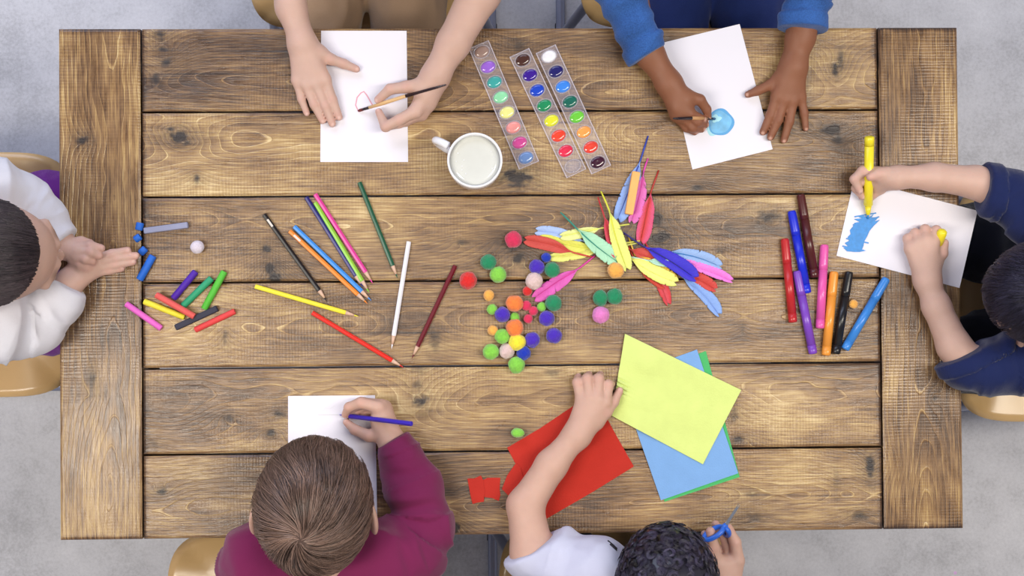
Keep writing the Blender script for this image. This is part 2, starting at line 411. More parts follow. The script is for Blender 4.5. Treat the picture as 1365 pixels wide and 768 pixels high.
# ------------------------------------------------------------------ things on the table
# --- sheets of paper
def quad_sheet(name, quad, h, mt, label, cat, group=None, thick=.00025, wave=0.0, n=24, lift=None, seed=0, parent=None):
    """sheet through four pixel corners; returns object. corners in order"""
    A, B, D, E = [at(u, v, h) for (u, v) in quad]
    s, t = np.meshgrid(np.linspace(0, 1, n), np.linspace(0, 1, n), indexing='ij')
    P = ((1-s)*(1-t))[..., None]*A + (s*(1-t))[..., None]*B + (s*t)[..., None]*D + ((1-s)*t)[..., None]*E
    if wave: P[..., 2] += wave * (1 + fbm(P * 14 + seed, seed, 2)) * .5
    if lift is not None: P[..., 2] += lift(s, t)
    V = P.reshape(-1, 3); idx = np.arange(n*n).reshape(n, n)
    F = np.stack([idx[:-1, :-1], idx[1:, :-1], idx[1:, 1:], idx[:-1, 1:]], -1).reshape(-1, 4)
    nrm = np.cross(V[F[0][1]] - V[F[0][0]], V[F[0][2]] - V[F[0][0]])
    if nrm[2] < 0: F = F[:, ::-1]
    V2 = V.copy(); V2[:, 2] -= thick; F2 = F[:, ::-1] + n*n
    loop = np.concatenate([idx[:, 0], idx[-1, 1:], idx[-2::-1, -1], idx[0, -2:0:-1]])
    F3 = np.stack([loop, np.roll(loop, -1), np.roll(loop, -1) + n*n, loop + n*n], -1)
    c = V.mean(0)
    o = from_arrays(name, np.concatenate([V, V2]), np.concatenate([F, F2, F3]), mt, parent, True, loc=c)
    m = o.modifiers.new('e', 'EDGE_SPLIT'); m.split_angle = .8
    return tag(o, label, cat, group)
PAPER = mat('white paper', 'e6e4ee', .75, .3, bump=.12, bscale=900)
pp = [
 quad_sheet('drawing_paper', [(428,41),(542,41),(544,216),(427,216)], .0008, PAPER, 'white paper with a pink outline started on it, under the brush at the top left', 'paper'),
 quad_sheet('drawing_paper', [(883,57),(986,32),(1030,199),(923,226)], .0008, PAPER, 'tilted white paper with a round blue watercolour blob', 'paper'),
 quad_sheet('drawing_paper', [(1139,238),(1303,281),(1279,384),(1115,341)], .0010, PAPER, 'white paper with a blue marker scribble at the right end of the table', 'paper', wave=.0004, seed=3),
 quad_sheet('drawing_paper', [(384,528),(500,527),(503,703),(384,704)], .0008, PAPER, 'nearly blank white paper in front of the child in the maroon sweater', 'paper')]
for o in pp: o['group'] = 'sheets of drawing paper'
def poly_patch(name, pts, h, mt, parent, thick=.00012):
    P = [at(u, v, h) for u, v in pts]; n = len(P)
    V = P + [p - np.array([0, 0, thick]) for p in P]
    F = [tuple(range(n))[::-1], tuple(range(n, 2*n))] + [(i, (i+1) % n, (i+1) % n + n, i + n) for i in range(n)]
    mb = MB(); mb.add(V, F); o = mb.build(name, mt, parent, False); 
    bm = bmesh.new(); bm.from_mesh(o.data); bmesh.ops.recalc_face_normals(bm, faces=bm.faces); bm.to_mesh(o.data); bm.free()
    return o
def stroke(name, pts, wpx, h, mt, parent):
    mb = MB(); P = [at(u, v, h) for u, v in pts]
    V = []; w = wpx / 830 / 2; m = len(P)
    for i in range(m):
        d = P[min(i+1, m-1)] - P[max(i-1, 0)]; d /= np.linalg.norm(d) + 1e-9; s = np.array([-d[1], d[0], 0]) * w
        for z in (0, -.0001): V += [P[i] + s + [0, 0, z], P[i] - s + [0, 0, z]]
    F = []
    for i in range(m-1):
        a = 4*i; b = a + 4
        F += [(a, a+1, b+1, b), (a+2, b+2, b+3, a+3), (a, b, b+2, a+2), (a+1, a+3, b+3, b+1)]
    mb.add(V, F); return mb.build(name, mt, parent, False)
# marks on the papers
pk = mat('pale red paint line', 'dd9fae', .6)
o = stroke('painted_line', [(485,147),(478,149),(474,140),(476,130),(481,124),(485,122),(489,127),(493,134),(497,141)], 1.6, .0011, pk, pp[0]); o['label'] = 'pink painted outline'
bl = mat('watercolour blue', '6fb4e0', .35, var=.18, vscale=60); bl2 = mat('pale watercolour wash', 'a5dcea', .4, var=.1, vscale=50); bl3 = mat('blue watercolour rim', '4f9ed6', .35)
def ring_pts(cx, cy, rx, ry, n=36, wob=.05, sd=0, rot=0):
    r = []
    for k in range(n):
        a = 2*math.pi*k/n; q = 1 + wob*math.sin(3*a+sd) + wob*.6*math.sin(5*a+2*sd)
        x, y = rx*q*math.cos(a), ry*q*math.sin(a)
        r.append((cx + x*math.cos(rot) - y*math.sin(rot), cy + x*math.sin(rot) + y*math.cos(rot)))
    return r
poly_patch('painted_patch', ring_pts(951,173,9,8,24,.06,2), .00105, bl2, pp[1])
poly_patch('painted_patch', ring_pts(961,163,17,18,36,.05,1), .00115, bl3, pp[1])['label'] = 'round blue watercolour blob'
poly_patch('painted_patch', ring_pts(960,163,14.5,15,36,.06,1.5), .00125, bl, pp[1])
poly_patch('painted_patch', ring_pts(955,158,6,5,24,.2,1.5), .00135, bl2, pp[1])
mk = mat('blue marker ink', '2f86cf', .5, var=.12, vscale=200)
sp = [(1129,335),(1124,330),(1131,329),(1126,324),(1132,321),(1130,316),(1134,312),(1133,307),(1137,302),(1139,297),(1146,296),(1138,292),(1149,291),(1142,288),(1152,288),(1158,290),(1165,285),(1162,290),(1172,289),(1166,295),(1173,293),(1164,302),(1159,308),(1156,315),(1152,322),(1151,328),(1149,333),(1155,334),(1146,336),(1139,336)]
poly_patch('marker_scribble', sp, .0021, mk, pp[2])['label'] = 'blue marker scribble'
for a in ([(1123,328),(1152,334)],[(1137,300),(1172,289)],[(1139,289),(1168,284)],[(1128,318),(1158,324)]):
    stroke('marker_scribble', a, 1.8, .0023, mk, pp[2])
gy = mat('faint pencil grey', 'd3d3d8', .7)
stroke('pencil_line', [(424,553),(452,553)], 1.0, .0011, gy, pp[3]); stroke('pencil_line', [(430,548),(434,544),(440,545),(446,541)], .7, .0011, mat('fainter pencil grey', 'e0dfe5', .7), pp[3])

# --- felt sheets
def felt(name_, col): return mat(name_, col, .95, .15, bump=.5, bscale=420, var=.035, vscale=35, sheen=.35)
quad_sheet('felt_sheet', [(829,508),(941,468),(986,636),(886,669)], .0012, felt('green felt', '4fb36a'), 'green felt sheet showing as a thin edge beneath the blue sheet', 'felt sheet', 'craft felt sheets', .0009)
quad_sheet('felt_sheet', [(824,504),(929,466),(984,631),(881,667)], .0024, felt('blue felt', '7ba6da'), 'sky blue felt sheet lying beneath the yellow one', 'felt sheet', 'craft felt sheets', .0009, wave=.0006, seed=5)
def ylift(s, t):
    return .0006 + .006*np.exp(-((s-.02)/.10)**2 - ((t-.62)/.10)**2)*np.cos((t-.62)*60) ** 2 + .004*np.exp(-((s-.25)/.22)**2)*np.clip(np.sin(t*7+s*3), 0, 1) + .0018*np.sin(s*5+1)*np.sin(t*6) ** 2
quad_sheet('felt_sheet', [(833,445),(988,520),(937,619),(815,554)], .0040, felt('yellow felt', 'd3e286'), 'bright yellow felt sheet gripped at its left edge by a hand', 'felt sheet', 'craft felt sheets', .0009, n=60, lift=ylift)
RF = felt('red felt', 'b83025')
def felt_poly(pts, h, label, thick=.0009):
    c = at(*np.mean(pts, 0), h); P = [at(u, v, h) for u, v in pts]; n = len(P)
    V = P + [p - np.array([0, 0, thick]) for p in P]
    mb = MB(); mb.add(V, [tuple(range(n))[::-1], tuple(range(n, 2*n))] + [(i, (i+1) % n, (i+1) % n + n, i + n) for i in range(n)])
    o = mb.build('felt_sheet' if 'sheet' in label else 'felt_scrap', RF, None, False, loc=c)
    bm = bmesh.new(); bm.from_mesh(o.data); bmesh.ops.recalc_face_normals(bm, faces=bm.faces); bm.to_mesh(o.data); bm.free()
    return tag(o, label, 'felt sheet' if 'sheet' in label else 'felt scrap', 'craft felt sheets' if 'sheet' in label else 'red felt scraps')
felt_poly([(676,597),(720,571),(763,542),(792,530),(797,535),(820,578),(845,622),(790,656),(728,692),(706,688),(700,650),(693,628),(687,618)], .0012, 'red felt sheet with a ragged cut left edge, under the bare forearm')
felt_poly([(688,617),(694,624),(701,650),(697,668),(681,664),(675,658),(669,652),(676,634)], .0026, 'triangular red felt scrap between the big red sheet and the small scraps')
felt_poly([(623,638),(632,638),(641,634),(644,640),(646,654),(645,669),(637,670),(630,672),(627,660)], .0022, 'left of the two small red felt scraps, with slanted notched edges')
felt_poly([(644,640),(650,637),(667,637),(666,652),(667,660),(665,668),(656,664),(646,663),(645,650)], .0012, 'right of the two small red felt scraps, squarish')

# --- coloured pencils
WT = mat('bare pencil wood', 'd9b49a', .6)
def pencil(a, b, ha, hb, col, label, name='pencil paint', body_r=.0040, parent=None, sharp=.13, thingname='colored_pencil', mark=None):
    A, B = at(*a, ha), at(*b, hb); L = np.linalg.norm(B - A); cmat = mat('glossy paint ' + col, col, .32, .5)
    t = thing(thingname, label, 'pencil', (A + B) / 2, 'colored pencils')
    ts = 1 - .021 / L * 1.0; mb = MB()
    axis_loft(mb, A, B, [(0, body_r*.92), (.004, body_r), (ts - .012, body_r), (ts, body_r*.93)], 6, .3); mb.build('barrel', cmat, t, False, bevel=.0005, seg=2)
    mb = MB(); axis_loft(mb, A, B, [(ts - .001, body_r*.90), (1 - .007/L, body_r*.36)], 14); mb.build('sharpened_wood', WT, t)
    mb = MB(); axis_loft(mb, A, B, [(1 - .0072/L, body_r*.36), (1 - .001/L, body_r*.1), (1, .0002)], 10); mb.build('lead', mat('pencil lead ' + col, col, .5), t)
    if mark:
        d = (B - A) / L; s = frame_of(d)[1]; up = np.cross(d, s); up = up if up[2] > 0 else -up
        mb = MB(); box(mb, A + d * mark[0] + up * body_r * .86, (mark[1], body_r * .42, body_r * .14), np.stack([d, np.cross(up, d), up], 1))
        mb.build('printed_mark', mat('silver print', 'd8cfc4', .4), t, False)
    return t
pr = .0040
pencil((352,286),(436,402),pr,pr,'161418','black colored pencil with a small pale print', mark=(.017,.007))
pencil((386,308),(490,405),pr,pr,'f08a2c','orange colored pencil with a small pale print near its end', mark=(.017,.007))
pencil((392,302),(495,401),pr,pr,'3e8fe0','light blue colored pencil touching the orange one')
pencil((408,263),(484,383),pr,pr,'23206e','navy blue colored pencil left of the lime green one')
pencil((420,270),(492,390),pr,pr,'8cc63c','lime green colored pencil between the navy and pink ones')
pencil((420,259),(497,378),pr,pr,'e0409a','hot pink colored pencil, right outer one of the group of three')
pencil((479,243),(530,371),pr,pr,'14553c','dark green colored pencil whose tip points at the white one')
pencil((545,322),(522,465),pr,pr,'eceaf2','white colored pencil lying right of the dark green one')
pencil((607,354),(549,478),pr,pr,'6a1624','dark wine red colored pencil lying near the pompoms')
pencil((340,382),(478,422),pr,pr,'f0e23c','bright yellow colored pencil lying nearly level')
pencil((416,417),(538,490),pr,pr,'dd2a1e','bright red colored pencil beneath the yellow one')

# --- pastel sticks
def stick(a, b, wpx, col, label, h0=None, h1=None, square=False, name='pastel_stick', group='pastel sticks at the left end of the table'):
    r = wpx / 830 / 2; A, B = at(*a, h0 or r), at(*b, h1 or r)
    if A[2] < T + r: A[2] = T + r
    mt = mat('pastel ' + col, col, .6, .4, bump=.35, bscale=220, var=.05, vscale=90)
    L = np.linalg.norm(B - A); mb = MB(); k = .0012 / L
    n = 4 if square else 20; rr = r * (1.25 if square else 1)
    axis_loft(mb, A, B, [(0, rr*.86), (k, rr), (.5, rr*1.0), (1-k, rr), (1, rr*.86)], n, math.pi/4)
    o = mb.build(name, mt, None, not square, loc=(A+B)/2, bevel=.0015 if square else 0)
    if not square: m = o.modifiers.new('e', 'EDGE_SPLIT'); m.split_angle = .9
    return tag(o, label, 'pastel', group)
stick((192,308),(251,300),9,'8d90ab','grey violet pastel stick lying across the board joint', square=True)
stick((204,341),(186,373),10,'1f64c8','long blue pastel stick, longest of the blue pieces')
stick((187,297),(185,307),10,'2468cc','short blue pastel stub touching the end of the grey stick')
stick((180,320),(187,315),9.5,'2468cc','middle of the three short blue pastel stubs')
stick((187,338),(194,331),9.5,'2468cc','short blue pastel stub just above the long blue stick')
stick((261,362),(231,398),9,'4b1f9e','purple pastel stick left of the sea green one', .007, .0055)
stick((282,371),(244,408),9,'2f9a6e','sea green pastel stick between purple and grass green ones')
stick((299,362),(272,412),9,'55b83a','grass green pastel stick, right of the sea green one')
stick((192,402),(246,423),8,'e6d93c','yellow pastel stick lying under the salmon red stick')
stick((208,393),(259,422),8.5,'d95a54','salmon red pastel stick lying across the yellow stick', .0135, .0125)
stick((234,437),(290,411),9,'2a2a3c','black pastel stick above the rightmost red one', square=True)
stick((260,440),(313,415),8,'dc4444','red pastel stick, rightmost of the pile, beside the black one')
stick((168,405),(215,438),8,'dd66c0','pink pastel stick lying partly on the end board')
stick((848,229),(838,286),12,'f0b067','peach orange pastel stick lying on the blue feather', .0125, .0105, group='loose pastel stick', square=True)

# --- markers
def marker(a, b, wpx, col, label, ha=None, hb=None, capcol=None, capt=.30, group='capped felt tip markers', cap=True, at_=at):
    """a = cap end, b = plug end"""
    r = wpx / 830 / 2; A, B = at_(*a, ha or r), at_(*b, hb or r); L = np.linalg.norm(B - A)
    mt = mat('marker plastic ' + col, col, .28, .5); t = thing('felt_tip_marker', label, 'marker', (A + B) / 2, group)
    mb = MB()
    if cap:
        axis_loft(mb, A, B, [(capt, r*.97), (.895, r*.96)], 24); mb.build('barrel', mt, t)
        mb = MB(); axis_loft(mb, A, B, [(0, r*.55), (.006, r*.80), (.02, r*.9), (.03, r*.94), (capt*.8, r), (capt, r)], 24); o = mb.build('cap', mt, t)
    else:
        axis_loft(mb, A, B, [(.17, r*.8), (.175, r*.93), (.895, r*.93)], 24); mb.build('barrel', mt, t)
        mb = MB(); axis_loft(mb, A, B, [(.055, r*.35), (.06, r*.42), (.17, r*.72)], 24); mb.build('nozzle', mt, t)
        mb = MB(); axis_loft(mb, A, B, [(0, r*.08), (.02, r*.2), (.06, r*.25)], 16); mb.build('nib', mat('nib', '2f86cf' if capcol is None else capcol, .7), t)
    mb = MB(); axis_loft(mb, A, B, [(.893, r*.98), (.985, r*.96), (.995, r*.85), (1, r*.6)], 24); mb.build('end_plug', mt, t)
    return t
marker((1046,318),(1057,430),12,'b8262a','red capped marker, leftmost of the markers')
marker((1055,281),(1076,391),12,'1a2ccc','royal blue capped marker between the red and brown ones')
marker((1067,259),(1086,370),12,'4e1c1c','dark brown capped marker, topmost of the markers')
marker((1062,361),(1084,472),12,'7a45b8','violet capped marker lying between red and pink ones')
marker((1099,326),(1093,438),12,'e05aa8','pink capped marker between the violet and orange ones')
marker((1112,362),(1101,474),12.5,'e8963a','orange capped marker lying between pink and black ones')
marker((1132,362),(1114,472),12,'17171b','black capped marker touching the small orange pompom')
marker((1182,371),(1126,466),12,'3c86d8','sky blue capped marker crossing onto the end board')

# --- pompoms
_ico = bmesh.new(); bmesh.ops.create_icosphere(_ico, subdivisions=5, radius=1.0); ICO_V = np.array([v.co[:] for v in _ico.verts]); ICO_F = np.array([[v.index for v in f.verts] for f in _ico.faces]); _ico.free()
def pompom(u, v, rpx, col, label, cat='pompom', sx=1.0, seed=0, h=None, name='pompom', group='felt pompoms', amp=1.0):
    r = rpx / 830; c = at(u, v, (h if h is not None else r * .92)); rs = np.random.default_rng(int(u*7+v))
    off = rs.uniform(0, 50, 3)
    d = 1 + amp * (.07 * fbm(ICO_V * 1.6 + off, 1, 2) + .03 * fbm(ICO_V * 7 + off, 3, 3) + .022 * vnoise(ICO_V * 26 + off, 5))
    V = ICO_V * d[:, None] * r * np.array([1, sx, .93])
    a = rs.uniform(0, 6.28) if sx == 1.0 else 0; V = V @ np.array([[math.cos(a), -math.sin(a), 0], [math.sin(a), math.cos(a), 0], [0, 0, 1]])
    zmin = V[:, 2].min(); c[2] = (T - zmin + .0001) if h is None else c[2]
    mt = mat('fuzz ' + col, col, .95, .1, bump=.9, bscale=900, var=.10, vscale=260, sheen=.5)
    o = from_arrays(name, V + c, ICO_F, mt, None, True, loc=c); return tag(o, label, cat, group)
GR, LI, RD, OY, PU, OR, CR, YE, BU, BE = '23875c', '84cc4a', 'd62a28', 'f0ae52', '4a2cb4', 'f07f3c', 'd8325c', 'f2e03a', '1c38b4', 'dcc0bc'
for u, v, r, c, l in [
 (684,319.5,11,CR,'large crimson pink pompom, alone left of the feather pile'),
 (651,349.5,10.5,GR,'dark green pompom touching a lime one, above the red pompom'),
 (664,366,11,LI,'lime pompom touching the dark green one near the red pompom'),
 (624,374,11.5,RD,'large bright red pompom, leftmost of all pompoms'),
 (651.5,393.7,7.2,OY,'small yellow orange pompom, topmost at the left of the cluster'),
 (656,412.5,7,LI,'small lime pompom directly under the small yellow orange one'),
 (670,419.5,10.2,PU,'purple pompom at the left of the upper orange one'),
 (686,404.5,11.5,OR,'large orange pompom, upper of the two'),
 (701.7,407.4,6.8,CR,'small crimson pompom touching the upper orange one'),
 (711,414.5,6.3,CR,'small crimson pompom, rightmost of the crimson three'),
 (704,425,6.3,CR,'small crimson pompom, lowest of the crimson three'),
 (686,422.8,6.5,LI,'small lime pompom squeezed between the two orange ones'),
 (686,437,11.5,OR,'large orange pompom, lower of the two'),
 (657,440.5,7,OY,'small yellow orange pompom beside the lower orange one'),
 (669.5,448.5,9.8,LI,'lime pompom between the small yellow orange and the yellow one'),
 (689.5,456.5,11.5,YE,'large yellow pompom low in the cluster'),
 (709.5,453,10.2,PU,'purple pompom touching the right of the yellow one'),
 (698,470.5,9.6,BU,'royal blue pompom beneath the yellow one'),
 (675.5,468,10.2,BE,'beige pompom near the bottom of the cluster beside a lime one'),
 (654.5,469,10.6,LI,'large lime pompom, lower left corner of the cluster'),
 (688.5,486.5,11.2,LI,'large lime pompom, lowest of the cluster'),
 (738.5,447.5,10.2,PU,'purple pompom lying alone right of the cluster'),
 (728.6,424.5,10.2,PU,'purple pompom directly beneath a dark green one'),
 (722,409,6.2,LI,'small lime pompom touching a dark green one'),
 (738,404,10.8,GR,'dark green pompom directly above a purple one'),
 (703,388,6.5,RD,'small red pompom beneath the beige one'),
 (712,374.5,11.2,BE,'beige pompom near the tip of the pink feather'),
 (715.4,356,10.2,PU,'purple pompom left of the small blue one'),
 (728,343.5,6.5,BU,'small royal blue pompom under the yellow feathers'),
 (736,359.6,10.2,GR,'green pompom just above the pink feather'),
 (820.5,360.5,10.8,OY,'large yellow orange pompom at the edge of the feather pile'),
 (800.5,397.5,9.8,GR,'dark green pompom, left one of the pair right of the pink feather'),
 (819,395.5,10.8,GR,'dark green pompom, right one of the pair right of the pink feather'),
 (801,420,11.2,'e07fc4','light pink pompom under the green pair'),
 (690,577,8.6,LI,'bright lime pompom alone next to the red felt'),
 (1137.5,405.5,6.0,OY,'small yellow orange pompom between the black and sky blue markers')]:
    pompom(u, v, r, c, l, sx=.72 if (u, v) == (690, 577) else (1.12 if u == 800.5 else 1.0))
pompom(263, 329.5, 8.8, 'd9cfdb', 'white ball alone between the grey stick and the purple stick', 'ball', name='foam_ball', group=None, amp=.5)

# --- feathers
def feather(q, s, t, wpx, col, label, h0, h1, quill=None, bend=0.0, tip=1.0, group='coloured craft feathers', ragged=.5, accent=None):
    """q quill end, s where the vane starts, t vane tip (pixels); h0 at the quill, h1 at the tip"""
    Q = at(*q, h0); S = at(*s, h0 * .4 + h1 * .6); E = at(*t, h1); ob = thing('feather', label, 'feather', S, group)
    rs = np.random.default_rng(int(q[0]*3 + t[1]*5)); n, m = 56, 14
    d = E - S; L = np.linalg.norm(d); d /= L; up = np.array([0, 0, 1.0]); sd = np.cross(up, d); sd /= np.linalg.norm(sd)
    w = wpx * 1.2 / 830 / 2; xs = np.linspace(0, 1, n)
    prof = np.clip(1 - np.exp(-xs * 6.5), 0, 1) * np.clip(1 - np.clip((xs - .55) / .47, 0, 1) ** 3.4, 0.02, 1) ** .55
    
    V = []; co = []
    for side in (1, -1):
        rag = rs.normal(0, 1, n); notch = np.where(rs.random(n) < .05 * ragged, .75, 1.0)
        for i, x in enumerate(xs):
            cen = S + d * L * x + sd * bend / 830 * math.sin(math.pi * x) * 1.0
            ww = w * prof[i] * (1 + .05 * ragged * rag[i]) * (notch[i] if .1 < x < .95 else 1)
            wid = 1.15 if side == 1 else .85
            for j in range(m):
                f = j / (m - 1)
                V.append(cen + sd * side * ww * wid * f + d * f * w * .75 * (1 - .4*x) + up * (.0022 * math.sin(f * 2.4) + .0012 * math.sin(3 * x * math.pi + side) * f + .00045 * math.sin(i * 2.1 + side) * f))
                co.append((x * L * 100, side * f, 0))
    V = np.array(V); F = []
    for sgn in (0, 1):
        idx = np.arange(n * m).reshape(n, m) + sgn * n * m
        q4 = np.stack([idx[:-1, :-1], idx[1:, :-1], idx[1:, 1:], idx[:-1, 1:]], -1).reshape(-1, 4)
        F.append(q4 if sgn else q4[:, ::-1])
    V[:, 2] = np.maximum(V[:, 2], T + .0006)
    o = from_arrays('vane', V, np.concatenate(F), vane_mat(col, accent), ob); attr(o, 'vc', np.array(co), 'FLOAT_VECTOR')
    sm = o.modifiers.new('s', 'SOLIDIFY'); sm.thickness = .0003; sm.offset = 1
    mb = MB(); P = [Q, Q*.5+S*.5 + sd * bend/830*-.15, S] + [S + d*L*x + sd*bend/830*math.sin(math.pi*x) + up*.0008 for x in (.15, .3, .5, .7, .85, .95)]
    loft(mb, P, [.0011, .0015, .0013, .0011, .0009, .0007, .0005, .0003, .0002], 8)
    mb.build('quill', mat('quill ' + (quill or col), quill or col, .4), ob)
    return ob
def vane_mat(col, accent=None):
    nm = 'vane ' + col + str(accent)
    if nm in _MC: return _MC[nm]
    m, nt, b = newmat(nm); N = nt.nodes; L = nt.links
    a = N.new('ShaderNodeAttribute'); a.attribute_name = 'vc'
    sp_ = N.new('ShaderNodeSeparateXYZ'); L.new(a.outputs['Vector'], sp_.inputs[0])
    ab = N.new('ShaderNodeMath'); ab.operation = 'ABSOLUTE'; L.new(sp_.outputs[1], ab.inputs[0])
    k = N.new('ShaderNodeMath'); k.operation = 'MULTIPLY_ADD'; L.new(ab.outputs[0], k.inputs[0]); k.inputs[1].default_value = -.55; L.new(sp_.outputs[0], k.inputs[2])
    cb = N.new('ShaderNodeCombineXYZ'); L.new(k.outputs[0], cb.inputs[0]); L.new(sp_.outputs[1], cb.inputs[1])
    mp = N.new('ShaderNodeMapping'); mp.inputs['Scale'].default_value = (9, .8, 1); L.new(cb.outputs[0], mp.inputs[0])
    nz = N.new('ShaderNodeTexNoise'); nz.inputs['Scale'].default_value = 1.6; nz.inputs['Detail'].default_value = 3; L.new(mp.outputs[0], nz.inputs['Vector'])
    mr = N.new('ShaderNodeMapRange'); mr.inputs['From Min'].default_value = .3; mr.inputs['From Max'].default_value = .7; mr.inputs['To Min'].default_value = .86; mr.inputs['To Max'].default_value = 1.12; L.new(nz.outputs['Fac'], mr.inputs['Value'])
    hv = N.new('ShaderNodeHueSaturation'); L.new(mr.outputs[0], hv.inputs['Value'])
    if accent:
        mx = N.new('ShaderNodeMix'); mx.data_type = 'RGBA'; mx.inputs[6].default_value = lin(accent); mx.inputs[7].default_value = lin(col)
        m2 = N.new('ShaderNodeMapRange'); m2.inputs['From Min'].default_value = .1; m2.inputs['From Max'].default_value = .7; L.new(ab.outputs[0], m2.inputs['Value']); L.new(m2.outputs[0], mx.inputs[0]); L.new(mx.outputs[2], hv.inputs['Color'])
    else: hv.inputs['Color'].default_value = lin(col)
    L.new(hv.outputs[0], b.inputs['Base Color']); b.inputs['Roughness'].default_value = .6; b.inputs['Sheen Weight'].default_value = .3
    bp = N.new('ShaderNodeBump'); bp.inputs['Strength'].default_value = .6; bp.inputs['Distance'].default_value = .0005; L.new(nz.outputs['Fac'], bp.inputs['Height']); L.new(bp.outputs[0], b.inputs['Normal'])
    _MC[nm] = m; return m
YL, RE, LB, PK = 'e6e67a', 'c8463c', '93b2e2', 'dc7cc6'
F_ = feather
F_((792,322),(780,322),(717,308),15,'a9c0ee','pale blue feather at the left, poking out above the yellow ones',.004,.0015,bend=-3)
F_((850,324),(800,334),(734,343),12,YL,'yellow feather at the left lying lowest, beneath the red one',.006,.0015)
F_((853,321),(796,331),(723,317),15,'dedd5e','yellow feather pointing left between the pale blue and red ones',.006,.003,bend=3)
F_((793,343),(765,337),(702,320),15,RE,'red feather pointing left on top of two yellow ones',.004,.007,bend=-3)
F_((839,299),(803,304),(749,315),12,'e4e894','pale yellow feather with its quill pointing right, beneath the crimson one',.007,.006,quill='e6ea6c')
F_((869,300),(860,322),(890,404),13,'cc3038','red feather pointing down whose tip shows under the yellow pair',.002,.001,accent='d8505c')
F_((838,328),(848,353),(884,381),14,'c63a24','rust red feather running beneath the right yellow one',.002,.0015)
F_((826,326),(838,332),(874,347),15,RE,'red feather hidden mostly between the yellow and dark blue ones',.005,.004)
F_((838,316),(846,340),(899,376),16,'e6b83a','amber feather almost covered by the bright yellow one at the right',.004,.003)
F_((838,342),(862,347),(893,353),9,'b8e0cc','pale mint feather tip lying across the yellow one at the right',.008,.007)
F_((829,338),(837,342),(899,376),17,'e4e878','bright yellow feather pointing to the lower right',.009,.006,bend=-3,accent='f2f08c')
F_((890,344),(908,368),(957,418),15,'86a8e4','light blue feather, lowest of the right hand fan, pointing down right',.002,.0012,bend=4)
F_((884,340),(906,356),(952,385),14,'cc4038','red feather of the right hand fan',.004,.002)
F_((872,331),(886,336),(959,355),15,LB,'light blue feather, topmost of the right hand fan',.006,.004,bend=4,quill='2f78b8')
F_((880,338),(897,346),(974,374),12,'ea7cd8','pink feather of the right hand fan reaching furthest right',.008,.004,bend=2)
F_((831,310),(857,328),(925,370),19,'3020c4','deep blue feather with a dark quill',.010,.009,quill='241c70',bend=2)
F_((797,263),(805,287),(820,340),13,'cc3a50','crimson feather standing beside the long yellow one',.010,.010,quill='b8222a',accent='d04048')
F_((747,283),(768,304),(826,351),20,'a9ddb8','mint green feather with a teal quill',.012,.011,quill='23897a',bend=-2)
F_((801,255),(812,280),(835,357),17,'e2e87a','long yellow feather pointing straight down the middle of the pile',.013,.014,quill='d8d83c',bend=-2)
F_((793,341),(773,357),(714,396),17,'dc5cb8','pink feather lying alone below the pile beside the pompoms',.005,.002,quill='d43c9c',bend=-1)
F_((864,181),(854,213),(824,291),19,'8cacea','light blue feather with a deep blue quill under the orange stick',.003,.0015,quill='1c3ca8')
F_((864,211),(858,229),(842,294),15,'e070c0','pink feather right of the orange pastel stick',.003,.0015,quill='dc44ac',bend=2)
F_((878,227),(868,255),(854,321),17,'d8507a','red and pink feather, rightmost of the three above the pile',.003,.0015,quill='b02c24',accent='d23a34')

